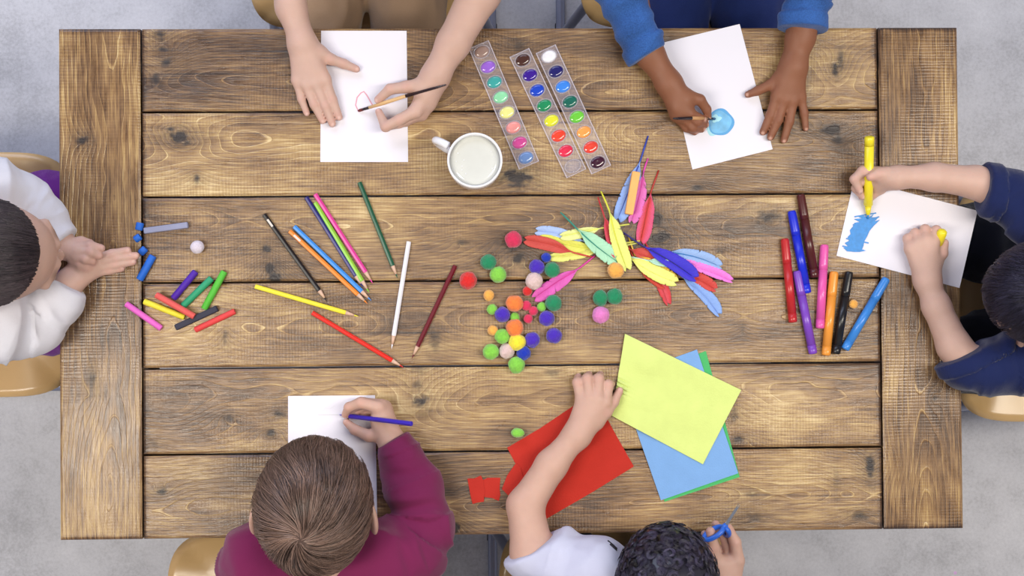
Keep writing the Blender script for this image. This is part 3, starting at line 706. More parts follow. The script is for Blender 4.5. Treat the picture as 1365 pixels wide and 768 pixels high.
# --- watercolour trays
CLR = mat('clear plastic', 'e6dfee', .12, .6, alpha=.10, coat=.3); CLR2 = mat('clear plastic rim', 'efe9f6', .15, .6, alpha=.26, coat=.4)
def tray(a, b, cols, label, w0=29, filled=8):
    A, B = at(*a, .0), at(*b, .0); d = B - A; L = np.linalg.norm(d); d /= L; s = np.array([-d[1], d[0], 0]); up = np.array([0, 0, 1.0])
    R = np.stack([d, s, up], 1); W = w0 / 830 / 2; t = thing('watercolor_tray', label, 'paint tray', (A + B) / 2, 'clear plastic watercolour trays')
    mid = (A + B) / 2; Hh = .0062
    mb = MB(); box(mb, mid + up * Hh, (L/2, W, .0005), R); mb.build('tray_plate', CLR, t, False)
    mb = MB()
    for sg in (-1, 1):
        box(mb, mid + s * sg * (W - .0006) + up * (Hh - .0026), (L/2, .0006, .0024), R); box(mb, mid + d * sg * (L/2 - .0006) + up * (Hh - .0026), (.0006, W - .0012, .0024), R)
        box(mb, mid + s * sg * (W - .0008) + up * (Hh + .0008), (L/2, .0005, .0004), R)
    mb.build('tray_rim', CLR2, t, False)
    pitch = L / 8
    for k in range(8):
        c = A + d * pitch * (k + .5)
        rx, ry = .0128, .0098        # oval, long axis across the tray
        mb = MB(); n = 32
        def ov(r, z): return [c + s * rx * r * math.cos(2*math.pi*i/n) + d * ry * r * math.sin(2*math.pi*i/n) + up * z for i in range(n)]
        V = ov(1.1, Hh + .0009) + ov(1.0, Hh + .0009) + ov(.93, .0012) + ov(1.03, .0012)
        F = []
        for a_, b_ in ((0, 1), (1, 2), (2, 3), (3, 0)):
            F += [(a_*n + i, b_*n + i, b_*n + (i+1) % n, a_*n + (i+1) % n) for i in range(n)]
        mb.add(V, F); well = mb.build('well', CLR2, t)
        mb = MB(); V = []; F = []; empty = cols[k] is None
        prof = [(.93, .0012), (.955, Hh - .0016), (.93, Hh - .0002), (.82, Hh + (.0012 if not empty else -.003)), (.55, Hh + (.0020 if not empty else -.004)), (.25, Hh + (.0018 if not empty else -.0044)), (.02, Hh + (.0017 if not empty else -.0044))]
        for r, z in prof: V += ov(r, z)
        for i_ in range(len(prof) - 1): F += [(i_*n + i, i_*n + (i+1) % n, (i_+1)*n + (i+1) % n, (i_+1)*n + i) for i in range(n)]
        F += [tuple(range(n))[::-1], tuple((len(prof)-1)*n + i for i in range(n))]
        mb.add(V, F)
        col = cols[k]
        o = mb.build('paint_pan', CLR if empty else mat('wet paint ' + col, col, .16, .6, coat=.7, var=.08, vscale=80), t)
    return t
tray((638,60),(705,221),['9a8076','9a66d8','3fa3a0','8fd9a8','e6e48c','f09a94','d84f98','6f8fc4'],'clear watercolour tray of pastel paints, nearest the mug')
tray((692,71),(768,232),['4a2a20','3a1690','1a44c0','1f8a58','dede30','e8442c','dc2c4c',None],'clear watercolour tray with its last well empty, middle one of three')
tray((727,66),(801,227),['eeeef4','1f1c66','3c84e4','176454','6cc83c','eda050','e24432','3c1028'],'clear watercolour tray with white paint in its first well, nearest the denim sleeve')

# --- mug of water
POR = mat('white glazed porcelain', 'eeeef2', .12, .5, coat=.4)
mc = at(633, 213.5, .088); mc[2] = T; mg = thing('mug', 'white ceramic mug of rinse water standing beside the paint trays', 'mug', mc)
R0 = .0425
mb = MB(); rev(mb, mc, [(.030, .0003), (.033, .001), (.0385, .008), (.0415, .030), (R0, .060), (R0 + .0002, .0865), (R0 - .0008, .0885), (R0 - .0024, .0885), (R0 - .0034, .0868), (R0 - .0038, .060), (.037, .03), (.034, .010), (.02, .006), (.004, .0055)], 64)
mb.build('cup', POR, mg)
hd = np.array([-.86, .50, 0]); mb = MB(); P = []
for a in np.linspace(-78, 78, 15):
    a = math.radians(a); P.append(mc + hd * (R0 - .004 + .033 * math.cos(a) ** .8) + np.array([0, 0, .046 + .030 * math.sin(a)]))
loft(mb, P, .0062, 14, 1.0); mb.build('handle', POR, mg)
mb = MB(); rev(mb, mc, [(.036, .070), (.0386, .0705), (.0386, .0775), (.030, .0772), (.001, .0771)], 64)
wt = mb.build('rinse_water', mat('cloudy water', 'd2d3cc', .04, .5, coat=.5, var=.03, vscale=40), None, loc=mc); tag(wt, 'cloudy rinse water inside the white mug', 'water')
for bx, by in ((-.026,.012),(-.029,-.001),(-.017,.001),(-.02,-.014),(-.014,-.02),(.025,.014),(.029,.006),(.027,-.012),(-.02,-.008)):
    mb = MB(); rev(mb, mc + [bx, by, .0770], [(.0011, 0), (.0009, .0008), (.0002, .0011)], 10); mb.build('bubble', POR, wt)

# --- brushes
def brush(tip, fer, mid, end, h, label, tipc, c1, c2, r=.0026):
    hs = h; A, B_, D, E_ = at(*tip, hs[0]), at(*fer, hs[1]), at(*mid, hs[2]), at(*end, hs[3])
    t = thing('paintbrush', label, 'paintbrush', D, 'paintbrushes')
    mb = MB(); d = (B_ - A) / np.linalg.norm(B_ - A); axis_loft(mb, A, A + d * .009, [(0, .0006), (.4, r*.9), (1, r*.85)], 12); o = mb.build('bristles', mat('bristles ' + tipc, tipc, .6), t)
    mb = MB(); axis_loft(mb, A + d*.008, B_, [(0, r*.8), (.5, r*.85), (1, r*.9)], 14); mb.build('ferrule', mat('black metal', '3a3034', .3, metal=.6), t)
    mb = MB(); axis_loft(mb, B_, D, [(0, r*.9), (.4, r*1.25), (1, r*1.05)], 14); mb.build('grip', mat('bare brush wood ' + c1, c1, .5), t)
    mb = MB(); axis_loft(mb, D, E_, [(0, r*1.05), (.7, r*.8), (.98, r*.5), (1, r*.2)], 14); mb.build('handle', mat('lacquer ' + c2, c2, .25), t)
brush((477,148),(492,143.5),(541,128),(595,113),(.002,.011,.040,.075),'wooden paintbrush with a dark tapered end painting the pink outline','6a2420','d8b07c','2a1a20')
brush((954,158.5),(942,158),(922,157.5),(897,158),(.003,.019,.042,.058),'short dark paintbrush held over the blue watercolour blob','2f5f8a','b98a5c','231a22')
# ------------------------------------------------------------------ implicit surfaces for figures and clothes
class Field:
    def __init__(s, lo, hi, vox):
        s.vox = vox; s.lo = np.asarray(lo, float); s.n = np.ceil((np.asarray(hi) - s.lo) / vox).astype(int) + 1
        s.A = np.full(s.n, .05, np.float32)
        s.ax = [(s.lo[i] + vox * np.arange(s.n[i])).astype(np.float32) for i in range(3)]
    def win(s, lo, hi):
        a = np.clip(((np.asarray(lo) - s.lo) / s.vox).astype(int) - 1, 0, s.n); b = np.clip(((np.asarray(hi) - s.lo) / s.vox).astype(int) + 2, 0, s.n)
        return a, b
    def pts(s, a, b):
        return [s.ax[0][a[0]:b[0]][:, None, None], s.ax[1][a[1]:b[1]][None, :, None], s.ax[2][a[2]:b[2]][None, None, :]]
def smin(a, b, k):
    if k <= 0: return np.minimum(a, b)
    h = np.maximum(k - np.abs(a - b), 0) / k
    return np.minimum(a, b) - h * h * k * .25
def smax(a, b, k): return -smin(-a, -b, k)
def d_cap(X, a, b, ra, rb):
    x, y, z = X; a = np.asarray(a, np.float32); ba = (np.asarray(b) - a).astype(np.float32); L2 = max(float(ba @ ba), 1e-10)
    px, py, pz = x - a[0], y - a[1], z - a[2]
    t = np.clip((px * ba[0] + py * ba[1] + pz * ba[2]) / L2, 0, 1)
    return np.sqrt((px - ba[0]*t)**2 + (py - ba[1]*t)**2 + (pz - ba[2]*t)**2) - (ra + (rb - ra) * t)
def d_ell(X, c, R, r):
    x, y, z = X; px, py, pz = x - c[0], y - c[1], z - c[2]
    q = [(px * R[0, i] + py * R[1, i] + pz * R[2, i]) for i in range(3)]
    k0 = np.sqrt(sum((q[i] / r[i]) ** 2 for i in range(3))) + 1e-6; k1 = np.sqrt(sum((q[i] / r[i] ** 2) ** 2 for i in range(3))) + 1e-6
    return k0 * (k0 - 1) / k1
def _bb(P, R, pad):
    P = np.asarray(P); R = np.asarray(R)[:, None]; return (P - R).min(0) - pad, (P + R).max(0) + pad
def f_chain(F, pts, k, kin=.004):
    """pts [x,y,z,r]"""
    pts = np.asarray(pts, float)
    for i in range(len(pts) - 1):
        p, q = pts[i], pts[i+1]; lo, hi = _bb([p[:3], q[:3]], [p[3], q[3]], max(k, .012) + F.vox * 2)
        a, b = F.win(lo, hi)
        if np.any(b <= a): continue
        sl = tuple(slice(a[j], b[j]) for j in range(3)); F.A[sl] = smin(F.A[sl], d_cap(F.pts(a, b), p[:3], q[:3], p[3], q[3]), k if i == 0 else max(kin, k * .999))
def f_ell(F, c, R, r, k, op='add'):
    c = np.asarray(c, float); m = max(r); a, b = F.win(c - m - .02 - k, c + m + .02 + k)
    if np.any(b <= a): return
    sl = tuple(slice(a[j], b[j]) for j in range(3)); d = d_ell(F.pts(a, b), c, R, r).astype(np.float32)
    F.A[sl] = smin(F.A[sl], d, k) if op == 'add' else smax(F.A[sl], -d, k)
def f_hand(F, palm, fingers, kp=.011, kf=.006):
    allp = np.array([p for ch in palm + fingers for p in ch]); lo, hi = _bb(allp[:, :3], allp[:, 3], .015); a, b = F.win(lo, hi)
    sl = tuple(slice(a[j], b[j]) for j in range(3)); X = F.pts(a, b); P = None
    for ch in palm:
        for i in range(len(ch) - 1):
            d = d_cap(X, ch[i][:3], ch[i+1][:3], ch[i][3], ch[i+1][3]); P = d if P is None else smin(P, d, kp)
    Rr = smin(P, F.A[sl], .012)
    for ch in fingers:
        f = None
        for i in range(len(ch) - 1):
            d = d_cap(X, ch[i][:3], ch[i+1][:3], ch[i][3], ch[i+1][3]); f = d if f is None else smin(f, d, .0035)
        Rr = np.minimum(Rr, smin(P, f, kf))
    F.A[sl] = np.minimum(F.A[sl], Rr)
def f_cut(F, p, n, k=.002):
    """keep the side opposite to n"""
    x, y, z = F.pts(np.zeros(3, int), F.n); F.A = smax(F.A, ((x - p[0]) * n[0] + (y - p[1]) * n[1] + (z - p[2]) * n[2]).astype(np.float32), k)
def surface(F):
    S = F.A; n = S.shape; neg = S < 0
    def c8(f):
        out = None
        for i in (0, 1):
            for j in (0, 1):
                for k in (0, 1):
                    q = neg[i:n[0]-1+i, j:n[1]-1+j, k:n[2]-1+k]; out = q.copy() if out is None else f(out, q, out=out)
        return out
    act = c8(np.logical_or) & ~c8(np.logical_and); I = np.argwhere(act); m = len(I)
    idm = np.full((n[0]-1, n[1]-1, n[2]-1), -1, np.int32); idm[act] = np.arange(m)
    acc = np.zeros((m, 3)); cnt = np.zeros(m); cor = [(i, j, k) for i in (0, 1) for j in (0, 1) for k in (0, 1)]
    for a in cor:
        for b in cor:
            if sum(b) - sum(a) == 1 and all(y >= x for x, y in zip(a, b)):
                va = S[I[:, 0]+a[0], I[:, 1]+a[1], I[:, 2]+a[2]]; vb = S[I[:, 0]+b[0], I[:, 1]+b[1], I[:, 2]+b[2]]
                x = (va < 0) != (vb < 0); t = np.where(x, va / np.where(x, va - vb, 1), 0)
                p = np.array(a)[None] + t[:, None] * (np.array(b) - np.array(a))[None]
                acc[x] += p[x]; cnt[x] += 1
    V = F.lo + (I + acc / np.maximum(cnt, 1)[:, None]) * F.vox; Fs = []
    for ax in range(3):
        o1, o2 = (ax + 1) % 3, (ax + 2) % 3
        sa = [slice(1, -1)] * 3; sb = [slice(1, -1)] * 3; sa[ax] = slice(0, n[ax]-1); sb[ax] = slice(1, n[ax])
        A_, B_ = neg[tuple(sa)], neg[tuple(sb)]; E = np.argwhere(A_ != B_); 
        if len(E) == 0: continue
        st = A_[tuple(E.T)]; E = E.copy(); E[:, o1] += 1; E[:, o2] += 1
        def g(d1, d2):
            J = E.copy(); J[:, o1] -= d1; J[:, o2] -= d2; return idm[J[:, 0], J[:, 1], J[:, 2]]
        Q = np.stack([g(1, 1), g(0, 1), g(0, 0), g(1, 0)], 1); Q[~st] = Q[~st][:, ::-1]; Fs.append(Q)
    Q = np.concatenate(Fs); Q = Q[(Q >= 0).all(1)]
    return V, Q
def vnormals(V, Q):
    nn = np.cross(V[Q[:, 2]] - V[Q[:, 0]], V[Q[:, 3]] - V[Q[:, 1]]); N = np.zeros_like(V)
    for i in range(4): np.add.at(N, Q[:, i], nn)
    return N / (np.linalg.norm(N, axis=1)[:, None] + 1e-12)
def relax(V, Q, it=1, lam=.5):
    for _ in range(it):
        S = np.zeros_like(V); c = np.zeros(len(V))
        for i in range(4):
            for j in ((i+1) % 4, (i+3) % 4): np.add.at(S, Q[:, i], V[Q[:, j]]); np.add.at(c, Q[:, i], 1)
        V = V + lam * (S / np.maximum(c, 1)[:, None] - V)
    return V

def J(p):                      # (u, v, h cm, r cm) -> x,y,z,r
    q = at(p[0], p[1], p[2] * .01); return np.array([q[0], q[1], q[2], p[3] * .01])
def JS(l): return [J(p) for p in l]

def skin_mat(name, base, spec=.35):
    m = mat('skin ' + name, base, .52, spec, bump=.25, bscale=700, var=.035, vscale=45, tint=True, sss=.12); return m
def hair_mat(name, col, col2, rough=.36):
    m, nt, b = newmat('hair ' + name); N = nt.nodes; L = nt.links
    a = N.new('ShaderNodeAttribute'); a.attribute_name = 'hv'
    cr = N.new('ShaderNodeValToRGB'); cr.color_ramp.elements[0].color = lin(col); cr.color_ramp.elements[1].color = lin(col2)
    L.new(a.outputs['Fac'], cr.inputs[0]); L.new(cr.outputs[0], b.inputs['Base Color']); b.inputs['Roughness'].default_value = rough
    b.inputs['Specular IOR Level'].default_value = .6; b.inputs['Anisotropic'].default_value = .5
    return m

def head_frame(f, u):
    f = np.array(f, float); f /= np.linalg.norm(f); u = np.array(u, float); u = u - f * (u @ f); u /= np.linalg.norm(u); r = np.cross(f, u)
    return np.stack([r, f, u], 1)          # columns: right, forward, up
def add_head(F, c, R, s=1.0):
    def W(p): return c + R @ (np.array(p) * s)
    f_ell(F, W((0, -.010, .018)), R, np.array((.073, .090, .082)) * s, .01)
    f_ell(F, W((0, .028, -.032)), R, np.array((.057, .054, .070)) * s, .025)
    f_ell(F, W((0, .036, -.078)), R, np.array((.038, .036, .026)) * s, .022)
    for x in (-1, 1):
        f_ell(F, W((x * .033, .052, -.045)), R, np.array((.022, .022, .024)) * s, .015)
        f_ell(F, W((x * .030, .094, -.010)), R, np.array((.014, .013, .010)) * s, .010, 'sub')
        f_ell(F, W((x * .030, .076, -.012)), R, np.array((.0125, .0120, .0115)) * s, .002)
        Re = R @ np.array([[math.cos(.35*x), -math.sin(.35*x), 0], [math.sin(.35*x), math.cos(.35*x), 0], [0, 0, 1]])
        f_ell(F, W((x * .083, -.012, -.008)), Re, np.array((.0065, .019, .030)) * s, .006)
        f_ell(F, W((x * .089, -.006, -.006)), Re, np.array((.0035, .009, .016)) * s, .004, 'sub')
        f_chain(F, [np.append(W((x*.014, .085, .004)), .007*s), np.append(W((x*.046, .070, .004)), .006*s)], .012)
        f_ell(F, W((x * .010, .089, -.043)), R, np.array((.006, .008, .005)) * s, .005)
    f_chain(F, [np.append(W((0, .082, -.005)), .0055*s), np.append(W((0, .098, -.040)), .0085*s)], .010)
    f_ell(F, W((0, .083, -.064)), R, np.array((.019, .008, .0045)) * s, .004); f_ell(F, W((0, .082, -.072)), R, np.array((.016, .008, .0055)) * s, .003)

def tubes(P, r, hv, nside=3):
    """P (n,m,3) strands, r (m,) radii"""
    n, m, _ = P.shape; d = np.gradient(P, axis=1); d /= np.linalg.norm(d, axis=2)[..., None] + 1e-12
    ref = np.array([.3, .5, .81]); s = np.cross(d, ref); s /= np.linalg.norm(s, axis=2)[..., None] + 1e-12; t = np.cross(d, s)
    V = np.stack([P + r[None, :, None] * (math.cos(a) * s + math.sin(a) * t) for a in np.arange(nside) * 2 * math.pi / nside], 2)
    idx = np.arange(n * m * nside).reshape(n, m, nside); Q = []
    for k in range(nside):
        k2 = (k + 1) % nside; Q.append(np.stack([idx[:, :-1, k], idx[:, :-1, k2], idx[:, 1:, k2], idx[:, 1:, k]], -1).reshape(-1, 4))
    return V.reshape(-1, 3), np.concatenate(Q), np.repeat(hv, m * nside)
ER = np.array((.0755, .0925, .0855)); EC = np.array((0, -.010, .018))
def scalp_mask(n, style):
    x, y, z = n.T
    if style == 'curly': return ~((y > .60) & (z < .34)) & ~((z < -.35) & (y > -.35)) & (z > -.78)
    m = ~((y > .42) & (z < .50 + .10 * np.abs(x)) ) & ~((z < -.30) & (y > -.35)) & ~((np.abs(x) > .72) & (z < .02) & (y > -.30)) & (z > -.78)
    if style == 'slick': m = ~(y * .85 - z * .38 + .10 * x * x > .20) & ~((z < -.30) & (y > -.35)) & ~((np.abs(x) > .72) & (z < -.02) & (y > -.30)) & (z > -.78)
    return m
def make_hair(parent, c, R, s, style, mt, n=8000, seed=1, whorl=(0.05, -.62, .78), length=.05, rad=.00055, lift=.006, clip=None):
    rs = np.random.default_rng(seed)
    D = rs.normal(size=(n * 3, 3)); D /= np.linalg.norm(D, axis=1)[:, None]; D = D[scalp_mask(D, style)][:n]; n = len(D)
    w = np.array(whorl, float); w /= np.linalg.norm(w); V = []; Q = []; H = []
    hv = np.clip(rs.normal(.45, .22, n) + .25 * vnoise(D * 7, 3), 0, 1)
    def proj_(P, lf): 
        q = P / ER; q /= np.linalg.norm(q, axis=1)[:, None]; nrm = q / ER; nrm /= np.linalg.norm(nrm, axis=1)[:, None]
        return q * ER + nrm * lf[:, None], nrm
    if style == 'curly':
        m = 30; nc = 640; Dc = rs.normal(size=(nc * 3, 3)); Dc /= np.linalg.norm(Dc, axis=1)[:, None]; Dc = Dc[scalp_mask(Dc, style)][:nc]; nc = len(Dc)
        per = n // nc; Dn = np.repeat(Dc, per, 0) + rs.normal(0, .016, (nc * per, 3)); Dn /= np.linalg.norm(Dn, axis=1)[:, None]
        base, nrm = proj_(Dn * .1, np.zeros(len(Dn))); ph = np.repeat(rs.uniform(0, 6.28, nc), per) + rs.normal(0, .16, nc*per); turns = np.repeat(rs.uniform(1.3, 2.4, nc), per)
        hr = np.repeat(rs.uniform(.0045, .0085, nc), per); sg = np.repeat(rs.choice([-1, 1], nc), per); hh = np.repeat(rs.uniform(.005, .013, nc), per)
        tl = np.repeat(rs.normal(0, 1, (nc, 3)), per, 0); tl -= nrm * (tl * nrm).sum(1)[:, None]; tl /= np.linalg.norm(tl, axis=1)[:, None]; t2 = np.cross(nrm, tl)
        t = np.linspace(0, 1, m); P = []
        for x in t:
            a = ph + sg * x * turns * 2 * math.pi; e = min(1, x * 4)
            P.append(base + nrm * (hh * x ** .7)[:, None] + (e * hr)[:, None] * (np.cos(a)[:, None] * tl + np.sin(a)[:, None] * t2) + tl * (.006 * x))
        P = np.stack(P, 1); hv = np.repeat(np.clip(rs.normal(.4, .25, nc), 0, 1), per); rr = np.full(m, rad) * np.linspace(1, .5, m)
    else:
        m = 9 if style != 'slick' else 14; P = []; p = D * ER; 
        Lh = length * np.clip(rs.normal(1, .18, n), .5, 1.5)
        cl = vnoise(D * 5.5, 8) ; cl2 = vnoise(D * 5.5 + 9, 9); c3 = vnoise(D * 13 + 4, 12)
        dr = None
        for i in range(m):
            x = i / (m - 1); lf = (.0008 + lift * np.sin(np.clip(x * 1.0, 0, 1) * math.pi * .62) * (1 + .45 * cl + .35 * c3) + .0016 * rs.random(n) * x)
            if style == 'slick': lf = .0010 + .0020 * x ** .5 + .0014 * np.abs(c3)
            P_, nrm = proj_(p, np.maximum(lf, .0005)); P.append(P_)
            q = p / np.linalg.norm(p, axis=1)[:, None]
            if style == 'slick':
                tgt = np.array([0, -1.0, .05]); g = tgt - q; g -= nrm * (g * nrm).sum(1)[:, None]; gl = np.linalg.norm(g, axis=1)[:, None]; g /= gl + 1e-9
                g = g + .05 * np.cross(nrm, g) * c3[:, None]; st = np.minimum(Lh / (m - 1), .6 * gl[:, 0] * .09)
            else:
                g = q - w; g -= nrm * (g * nrm).sum(1)[:, None]; g /= np.linalg.norm(g, axis=1)[:, None] + 1e-9
                g = g + (.55 * np.exp(-np.linalg.norm(q - w, axis=1) * 1.2))[:, None] * np.cross(nrm, g) + .38 * cl[:, None] * np.cross(nrm, g) + .30 * c3[:, None] * np.cross(nrm, g)
                if style == 'fringe': g = g + np.array([.25, 0, 0]) * np.clip(q[:, 1:2] * 1.2, 0, 1)
                g -= nrm * (g * nrm).sum(1)[:, None]; g /= np.linalg.norm(g, axis=1)[:, None] + 1e-9; st = Lh / (m - 1)
            p = P_ + g * st[:, None]
        P = np.stack(P, 1); rr = rad * np.linspace(1, .35, m)
    Vh, Qh, Hh = tubes(P, rr, hv)
    # skull cap below the strands
    k1, k2 = 160, 100; a = np.linspace(0, 2*math.pi, k1, endpoint=False); b_ = np.linspace(-.5*math.pi, .5*math.pi, k2)
    G = np.array([[math.cos(y)*math.cos(x), math.cos(y)*math.sin(x), math.sin(y)] for y in b_ for x in a])
    idx = np.arange(k1*k2).reshape(k2, k1); Qc = np.stack([idx[:-1], np.roll(idx[:-1], -1, 1), np.roll(idx[1:], -1, 1), idx[1:]], -1).reshape(-1, 4)
    ok = scalp_mask(G, style); Qc = Qc[ok[Qc].all(1)]; Vc = G * (ER + (.0012 if style != 'curly' else .006))
    Va = np.concatenate([Vh, Vc]); Qa = np.concatenate([Qh, Qc + len(Vh)])
    Va = c + ((Va + EC) * s) @ R.T
    o = from_arrays('hair', Va, Qa, mt, parent); attr(o, 'hv', np.concatenate([Hh, np.full(len(Vc), .15)])); return o

def folds(V, Nn, chains, amp, seed, fa=46, fb=13, iso=.0, isof=14, hems=()):
    """transverse wrinkles along sleeves"""
    best = np.full(len(V), 9.); S = np.zeros(len(V)); PP = np.zeros_like(V); base = 0
    for ch in chains:
        for i in range(len(ch) - 1):
            a, b = ch[i][:3], ch[i+1][:3]; ba = b - a; L = np.linalg.norm(ba); t = np.clip(((V - a) @ ba) / L**2, 0, 1); off = V - a - t[:, None] * ba
            d = np.linalg.norm(off, axis=1) - (ch[i][3] + (ch[i+1][3] - ch[i][3]) * t); m = d < best
            best[m] = d[m]; S[m] = base + t[m] * L; PP[m] = off[m]; base += L
        base += 1
    co = PP * fb; co[:, 0] += S * fa; w1 = vnoise(PP * 22 + S[:, None] * 9, seed + 3) * .5; co[:, 0] += w1
    r = 1 - np.abs(vnoise(co, seed)) * 2.6; r = np.where(r > 0, r ** 1.2 if False else r, r * .6); r2 = vnoise(co * 1.9 + 7, seed + 5)
    wgt = np.clip(1.3 - best / .03, 0, 1)
    for hp_ in hems: wgt = wgt * np.clip(np.linalg.norm(V - hp_, axis=1) / .03 - 1.1, 0, 1)
    return V + Nn * (1.55 * amp * wgt * (.9 * r + .45 * r2) + iso * fbm(V * isof, seed + 9, 3))[:, None]

def person(label, skin, arms, hands, headc, hf, hu, pelvis, chest, shirt, pants, hair, sleeves, shsh, thighs, hs=1.0, hem=(), nail=('e8c0b8', .55), tints=(), vox=.0021, torso_r=(.115, .085), face=True, pin=None, facing=(0, 1)):
    fx, fy = facing; sx, sy = fy, -fx                      # right hand direction on the floor
    base = np.array([pelvis[0], pelvis[1], 0]); t = thing('person', label, 'person', base)
    AR = [JS(a) for a in arms]; HD = [(([JS(c_) for c_ in p]), [JS(f_) for f_ in fs]) for p, fs in hands]
    Rb = np.array([[sx, fx, 0], [sy, fy, 0], [0, 0, 1.0]])
    allp = [np.array(x)[:3] for a in AR for x in a] + [np.array(x)[:3] for p, fs in HD for c_ in p + fs for x in c_] + [np.array(headc) + v_ for v_ in (.12, -.12)] + [np.array(pelvis) + v_ for v_ in (.13, -.13)]
    allp = np.array(allp); F = Field(allp.min(0) - .05, allp.max(0) + .05, vox * FINE)
    R = head_frame(hf, hu); headc = np.array(headc, float); ch = np.array(chest, float); pv = np.array(pelvis, float)
    add_head(F, headc, R, hs)
    nb = headc + R @ np.array((0, -.03, -.055)) * hs
    f_chain(F, [np.append(nb, .043), np.append(ch + [0, 0, .02], .048)], .015)
    f_ell(F, ch - (ch - pv) * .22, Rb, np.array((.125, .085, .13)), .03); f_chain(F, [np.append(ch - (ch - pv) * .3, .088), np.append(pv, .10)], .04)
    for a in AR:
        f_chain(F, [np.append(ch + (a[0][:3] - ch) * .3, .045), a[0]], .03); f_chain(F, a, .010, .006)
    for p, fs in HD: f_hand(F, p, fs)
    V, Q = surface(F); V = relax(V, Q, 1, .35)
    V[:, 2] = np.where((V[:, 2] < T + .0017) & (np.abs(V[:, 0]) < .727) & (np.abs(V[:, 1]) < .410) & (V[:, 2] > T - .03), T + .0017, V[:, 2])
    body = from_arrays('body', V, Q, skin, t)
    tc_ = np.zeros((len(V), 4), np.float32); tc_[:, :3] = lin(nail[0])[:3]
    def tint(p, rad_, col, st):
        d = np.linalg.norm(V - p, axis=1); w_ = np.clip(1.35 - d / rad_, 0, 1) * st; m = w_ > tc_[:, 3]; tc_[m, :3] = lin(col)[:3]; tc_[m, 3] = w_[m]
    for p, fs in HD:
        for f_ in fs:
            tip = f_[-1][:3]; d = tip - f_[-2][:3]; d /= np.linalg.norm(d) + 1e-9
            tint(tip, f_[-1][3] * 1.7, nail[2] if len(nail) > 2 else 'd59a8c', .28)
            up = np.array([0, 0, 1.0]); up = up - d * (up @ d); up /= np.linalg.norm(up) + 1e-9
            if tip[2] < T + .03 or nail[1] > .7: tint(tip + d * f_[-1][3] * .35 + up * f_[-1][3] * .85, f_[-1][3] * .62, nail[0], nail[1])
            for q in f_[1:-1]: tint(q[:3] + np.array([0, 0, q[3]]), q[3] * .9, nail[2] if len(nail) > 2 else 'd59a8c', .18)
    def W(p): return headc + R @ (np.array(p) * hs)
    tint(W((0, .090, -.066)), .013, 'b86a68', .8)
    for x in (-1, 1):
        tint(W((x*.030, .088, -.012)), .0075, 'f0eef0', .95); tint(W((x*.030, .0885, -.014)), .0045, '2a1a14', 1)
        tint(W((x*.030, .083, .006)), .010, hair.get('brow', '3a2a22'), .5); tint(W((x*.081, -.01, -.01)), .02, 'd08878', .3); tint(W((x*.036, .076, -.04)), .016, 'd98e82', .3)
    attr(body, 'tint', tc_, 'FLOAT_COLOR')
    # upper garment
    SL = [JS(a) for a in sleeves]; ap = np.array([x[:3] for a in SL for x in a] + [ch, pv]); G = Field(ap.min(0) - .16, ap.max(0) + .16, .0032 * FINE)
    e = .012
    f_ell(G, ch - (ch - pv) * .22, Rb, np.array((.125 + e, .085 + e, .135)), .03); f_chain(G, [np.append(ch - (ch - pv) * .3, .092 + e), np.append(pv + [0, 0, .02], .108 + e)], .04)
    nk = nb - ch; f_chain(G, [np.append(ch + nk * .10, .064), np.append(ch + nk * .45 + [0, 0, .0], .053)], .03)
    for a in SL: f_chain(G, [np.append(ch + (a[0][:3] - ch) * .3, .058), a[0]], .035); f_chain(G, a, .012, .010)
    for h in hem:                                    # hems: (pixel u,v,h) point and outward pixel direction
        p0 = at(h[0], h[1], h[2] * .01); p1 = at(h[0] + h[3], h[1] + h[4], h[2] * .01); nn = (p1 - p0) / np.linalg.norm(p1 - p0); rad_ = h[5] * .01
        a_, b_ = G.win(p0 - rad_ * 1.6, p0 + rad_ * 1.6); sl = tuple(slice(a_[j], b_[j]) for j in range(3)); X = G.pts(a_, b_)
        dp = ((X[0] - p0[0]) * nn[0] + (X[1] - p0[1]) * nn[1] + (X[2] - p0[2]) * nn[2]).astype(np.float32)
        rr_ = np.sqrt((X[0]-p0[0])**2 + (X[1]-p0[1])**2 + (X[2]-p0[2])**2) - rad_ * 1.5
        G.A[sl] = np.where(rr_ < 0, smax(G.A[sl], dp, .003), G.A[sl])
        if len(h) > 6:                               # rolled cuff: a thicker band before the hem
            w_ = h[6] * .01; band = np.abs(dp + w_ / 2) - w_ / 2; blk = smax(G.A[sl] - .005, band, .002); G.A[sl] = np.where(rr_ < 0, np.minimum(G.A[sl], blk), G.A[sl])
    V, Q = surface(G); V = relax(V, Q, 1, .4); Nn = vnormals(V, Q); V = folds(V, Nn, SL, shsh['amp'], shsh.get('seed', 1), shsh.get('fa', 46), shsh.get('fb', 13), shsh.get('iso', .003), hems=[at(h[0], h[1], h[2] * .01) for h in hem])
    V[:, 2] = np.where((V[:, 2] < T + .0015) & (np.abs(V[:, 0]) < .73) & (np.abs(V[:, 1]) < .412) & (V[:, 2] > T - .03), T + .0015, V[:, 2])
    top = from_arrays(shsh['name'], V, Q, shirt, t); V_top = V
    if shsh.get('label'): top['label'] = shsh['label']
    # trousers with legs down to the floor
    TH = []
    for (hip, knee) in thighs:
        h_ = np.array(hip); k_ = np.array(knee); an = k_.copy(); an[2] = .085; an[:2] += np.array([fx, fy]) * .02; TH.append((h_, k_, an))
    ap = np.array([x for q in TH for x in q] + [pv]); G = Field(ap.min(0) - .13, ap.max(0) + .13, .005 * FINE)
    f_ell(G, pv - [0, 0, .005], Rb, np.array((.15, .12, .080)), .03)
    for h_, k_, an in TH: f_chain(G, [np.append(h_, .075), np.append(h_*.4 + k_*.6, .069), np.append(k_, .058), np.append(k_*.6 + an*.4, .055), np.append(an, .048)], .02, .02)
